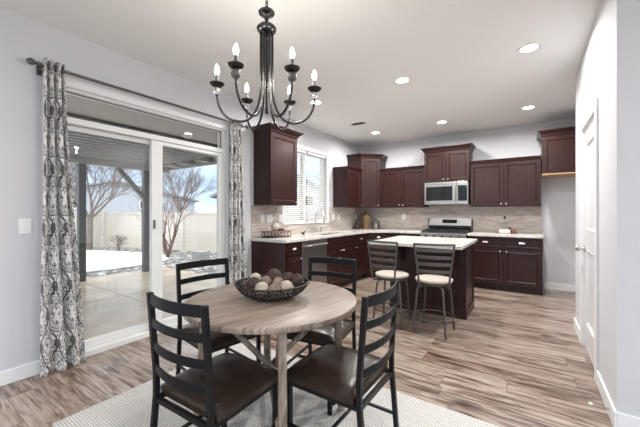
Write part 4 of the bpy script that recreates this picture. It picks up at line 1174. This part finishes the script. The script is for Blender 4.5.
tag(MB().lathe([(0, 0), (.026, 0), (.030, .04), (.026, .075), (.012, .09), (.012, .105), (.010, .105), (0, .09)], (2.915, 6.195, KT), 18).obj('pink_jar', M['pink'], smooth=True), 'small pink glass jar right of the clear bottle', 'jar')
tag(MB().lathe([(0, 0), (.038, 0), (.041, .05), (.036, .06), (0, .06)], (2.972, 6.16, KT), 18).obj('candle_jar', M['redwood'], smooth=True), 'small reddish candle jar at the right end of the wooden tray', 'candle')

# ================================================================== outdoors
GZ = -.16
struct(MB().box(-45, -TH - .001, -25, 45, GZ - .2, GZ).obj('ground', M['rock']), 'rock mulch ground of the yard')
# patio slab in four pours
m = MB(); PZ = -.10
for x0, x1 in ((-4.45, -2.36), (-2.35, -TH - .002)):
    for y0, y1 in ((-4, .59), (.60, 2.39), (2.40, 4.22)): m.box(x0, x1, y0, y1, GZ, PZ)
struct(m.obj('patio', M['concrete'], bevel=.006), 'wet concrete patio slab')
# snow covered lawn
rnd = random.Random(5)
edge = [(-5.25, -3), (-5.35, 1.0), (-5.45, 2.4), (-5.35, 3.4), (-5.35, 4.4), (-5.7, 5.1), (-6.6, 5.45), (-7.8, 5.35), (-9.0, 5.0), (-10.2, 4.7), (-10.6, 4.2), (-10.8, 2), (-10.8, -3)]
pts = []
for (ax, ay), (bx_, by_) in zip(edge, edge[1:] + edge[:1]):
    for k in range(5): t = k / 5; pts.append((ax + (bx_ - ax) * t + rnd.uniform(-.05, .05), ay + (by_ - ay) * t + rnd.uniform(-.05, .05)))
o = MB().prism(pts, GZ + .001, GZ + .05).obj('snow_patch', M['snow'], bevel=.02); tag(o, 'patch of snow lying over the lawn behind the patio', 'snow', kind='stuff')
# patio cover
pc = thing('patio_cover', 'grey timber patio cover with posts and diagonal brace', 'patio cover', (-4.2, 3.66, PZ))
for y in (2.42, 3.66, -1.4):
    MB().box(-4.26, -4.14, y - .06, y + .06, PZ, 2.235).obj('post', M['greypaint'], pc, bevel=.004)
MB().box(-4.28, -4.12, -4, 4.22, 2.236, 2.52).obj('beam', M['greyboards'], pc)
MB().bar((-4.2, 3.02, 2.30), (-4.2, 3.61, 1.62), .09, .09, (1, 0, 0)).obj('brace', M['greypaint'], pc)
MB().box(-4.119, -.175, 4.14, 4.22, 2.30, 2.47).obj('end_beam', M['greyboards'], pc)
m = MB(); x = -4.05
while x < -1.47:
    m.box(-.075, .062, -4, 4.138, -.014, .014, Matrix.Translation((x, 0, 2.485)) @ Matrix.Rotation(math.radians(3), 4, 'Y')); x += .148
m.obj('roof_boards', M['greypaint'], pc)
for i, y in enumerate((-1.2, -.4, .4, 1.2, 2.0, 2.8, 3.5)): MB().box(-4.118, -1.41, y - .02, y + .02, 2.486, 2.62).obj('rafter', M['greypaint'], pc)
x = -3.98
while x < -1.5:
    MB().box(x - .03, x + .03, -4, 3.795, 2.365, 2.462).obj('joist', M['greyboards'], pc); x += .21
for i in range(4):
    xx = -3.7 + i * .62; MB().box(xx - .06, xx + .06, 3.80, 4.139, 2.33, 2.43).obj('joist_end', M['greyboards'], pc)
MB().box(-4.3, -TH - .003, -4.05, 4.25, 2.63, 2.66).obj('roof_deck', M['greypaint'], pc)
MB().box(-1.40, -1.285, -4, 4.138, 2.405, 2.56).obj('ledger_board', M['iron'], pc)
sf = MB().box(-1.28, -TH - .003, -4, 4.138, 2.44, 2.50).obj('soffit', M['greysoffit'], pc)
sl_ = thing('soffit_light', 'round white light fixture on the soffit outside the transom', 'light', (-1.13, 2.76, 2.439))
MB().lathe([(0, -.036), (.045, -.032), (.063, -.018), (.066, -.006), (0, -.006)], (-1.13, 2.76, 2.439), 24).obj('light_lens', M['book'], sl_, smooth=True)
MB().lathe([(0, -.0055), (.075, -.0055), (.075, -.0005), (0, -.0005)], (-1.13, 2.76, 2.439), 24).obj('light_base', M['white'], sl_, smooth=True)
# fences
def fence(p, q, zt, label, step=2.2):
    p, q = Vector(p), Vector(q); L_ = (q - p).length; dirv = (q - p).normalized(); nrm = Vector((-dirv.y, dirv.x))
    r = thing('vinyl_fence', label, 'fence', (p.x, p.y, GZ), math.atan2(dirv.y, dirv.x))
    n = max(1, round(L_ / step)); st_ = L_ / n
    m = MB()
    for i in range(n):
        k = round(st_ / .16); bwid = st_ / k
        for j in range(k): m.box(i * st_ + j * bwid + .001, i * st_ + (j + 1) * bwid - .001, -.012, .012, .08, zt - GZ - .08)
    m.obj('fence_panel', M['fence'], r, world=False)
    m = MB(); m.box(0, L_, -.025, .025, zt - GZ - .08, zt - GZ); m.box(0, L_, -.025, .025, .04, .14); m.obj('fence_rail', M['fence'], r, world=False)
    for i in range(n + 1):
        m = MB(); m.box(i * st_ - .06, i * st_ + .06, -.06, .06, 0, zt - GZ + .05); m.prism([(i * st_ - .07, -.07), (i * st_ + .07, -.07), (i * st_ + .07, .07), (i * st_ - .07, .07)], zt - GZ + .05, zt - GZ + .07)
        m.obj('fence_post', M['fence'], r, world=False)
fence((-11.6, -10, 0), (-11.6, 5.45, 0), 1.28, 'white vinyl fence along the far end of the snowy yard')
fence((-11.45, 5.6, 0), (-1.0, 7.9, 0), 1.28, 'white vinyl fence along the side of the yard, behind the reddish bush tree')

# trees
def tree(name, label, cat, base, hgt, tr_, mt, seed, trunk_h, lean=(0, 0), levels=5, spread=.55, nb=3, clump=False):
    rnd = random.Random(seed)
    r = thing(name, label, cat, base)
    trunk, br = MB(), MB()
    def grow(m, p, d, ln, rad, lev):
        n = 3; pts = [p]; q = p.copy(); dd = d.copy()
        for i in range(n):
            dd = (dd + Vector((rnd.uniform(-.16, .16), rnd.uniform(-.16, .16), rnd.uniform(-.02, .10)))).normalized(); q = q + dd * ln / n; pts.append(q.copy())
        m.tube(pts, [rad * (1 - .4 * i / n) for i in range(n + 1)], 6 if lev > 2 else 4, cap=False)
        if lev <= 0: return
        for k in range(nb + (1 if lev > 2 and rnd.random() < .5 else 0)):
            t = rnd.uniform(.45, 1) if k else 1
            s_ = pts[min(n, int(t * n))] if k else pts[-1]
            a = rnd.uniform(0, 2 * PI); side = dd.orthogonal().normalized(); side.rotate(Matrix.Rotation(a, 3, dd))
            nd = (dd + side * rnd.uniform(spread * .5, spread * 1.3)).normalized()
            grow(br, s_, nd, ln * rnd.uniform(.62, .82), max(.0045, rad * .50), lev - 1)
    b0 = Vector(base)
    if clump:
        for i in range(clump):
            a = 2 * PI * i / clump + rnd.uniform(-.3, .3); grow(trunk if i == 0 else br, b0, Vector((math.cos(a) * .32, math.sin(a) * .32, 1)).normalized(), trunk_h, tr_, levels)
    else:
        top = b0 + Vector((lean[0], lean[1], trunk_h))
        trunk.tube([b0, b0.lerp(top, .5) + Vector((.02, 0, 0)), top], [tr_ * 1.25, tr_ * 1.05, tr_], 10, cap=False)
        for k in range(nb + 2):
            a = 2 * PI * k / (nb + 2) + rnd.uniform(-.3, .3)
            grow(br, top - Vector((0, 0, rnd.uniform(0, .15))), Vector((math.cos(a) * .7, math.sin(a) * .7, 1)).normalized(), hgt * .26, tr_ * .5, levels)
    trunk.obj('trunk', M[mt], r, smooth=True); br.obj('branches', M[mt], r, smooth=True)
tree('bare_tree', 'large bare tree with a thick trunk beyond the left patio post', 'tree', (-10.6, 4.75, GZ), 5.2, .10, 'bark', 3, 1.25, (.1, 0), 5, .55, 3)
tree('bare_bush_tree', 'reddish bare multi stemmed bush tree in front of the side fence', 'tree', (-6.4, 5.45, GZ), 3.0, .045, 'redbark', 11, .95, levels=5, spread=.40, nb=2, clump=4)
tree('bare_shrub', 'small bare twiggy shrub by the fence right of the large tree', 'shrub', (-9.6, 5.35, GZ), .6, .012, 'bark', 21, .28, levels=3, spread=.6, nb=3, clump=5)
tree('bare_tree', 'slender bare tree beyond the fence between the two patio posts', 'tree', (-15.5, 11.5, GZ), 5.5, .10, 'bark', 8, 1.4, levels=5, spread=.5, nb=3)
tree('bare_tree', 'thin bare tree beyond the fence seen beside the right curtain', 'tree', (-7.5, 11.2, GZ), 5.0, .07, 'bark', 15, 1.8, levels=5, spread=.38, nb=2)
# paver stack beside the patio
for i, (dz, lab) in enumerate(((0, 'grey paver block at the bottom of the small stack in the gravel'), (.125, 'grey paver block on top of the small stack in the gravel'))):
    tag(MB().box(-5.35, -4.95, 5.62, 5.98, GZ + .001 + dz, GZ + .12 + dz).obj('paver_block', M['stone'], bevel=.01), lab, 'paver', 'stacked paver blocks')
# houses and hills
def house(label, c, rz, w_, d_, wall_h, roof_h, wm, rm, wins):
    r = thing('house', label, 'house', (*c, GZ), rz)
    MB().box(-w_ / 2, w_ / 2, -d_ / 2, d_ / 2, 0, wall_h).prism([(-w_ / 2, wall_h), (w_ / 2, wall_h), (0, wall_h + roof_h)], -d_ / 2, d_ / 2, Matrix(((1, 0, 0, 0), (0, 0, 1, 0), (0, 1, 0, 0), (0, 0, 0, 1)))).obj('house_wall', M[wm], r, world=False)
    m = MB()
    for s in (-1, 1): m.bar((s * (w_ / 2 + .4), 0, wall_h - .4 * roof_h / (w_ / 2) + .12), (0, 0, wall_h + roof_h + .12), d_ + .8, .16)
    m.obj('roof', M[rm], r, world=False)
    for x, z_, ww, hh in wins:
        f_ = MB().box(x - ww / 2, x + ww / 2, -d_ / 2 - .04, -d_ / 2 - .001, z_, z_ + hh).obj('house_window', M['white'], r, world=False)
        MB().box(x - ww / 2 + .08, x + ww / 2 - .08, -d_ / 2 - .05, -d_ / 2 - .041, z_ + .08, z_ + hh - .08).obj('pane', M['blackglass'], f_, world=False)
house('pale grey neighbouring house with a gable roof beyond the side fence', (-15.5, 21), math.radians(38), 9, 8, 2.7, 2.3, 'siding2', 'roofing', [(-2.6, 1.9, .9, .8), (0, 3.2, .9, .7), (2.4, 1.9, 1.1, .9)])
house('blue grey neighbouring house beyond the far fence', (-33, 15), math.radians(65), 14, 9, 2.6, 1.7, 'siding', 'roofing', [(-3, 1.8, 1, .8), (2.5, 1.8, 1, .8)])
house('low dark roofed house seen through the kitchen blinds', (-9, 35), math.radians(20), 13, 8, 2.6, 1.2, 'siding2', 'darkroof', [(-3, 1.2, 1.2, 1), (3, 1.2, 1.2, 1)])
house('low grey neighbouring house behind the far left fence', (-29, -3), math.radians(85), 12, 9, 2.4, 1.5, 'siding', 'roofing', [(-2, 1.8, 1, .7)])
m = MB(); n = 60; vs = []; fs = []; rnd = random.Random(2)
for i in range(n + 1):
    a = math.radians(60 + 140 * i / n); hh = 13 + 5 * math.sin(i * .31) + 3 * math.sin(i * .83 + 1)
    for rr, z_ in ((165, -2), (215, hh), (270, -2)): vs.append((rr * math.cos(a), rr * math.sin(a), z_))
for i in range(n):
    for k in range(2): fs.append((3 * i + k, 3 * i + 3 + k, 3 * i + 4 + k, 3 * i + 1 + k))
struct(m.quadmesh(vs, fs).obj('hills', M['hill'], smooth=True), 'hazy hills on the horizon')
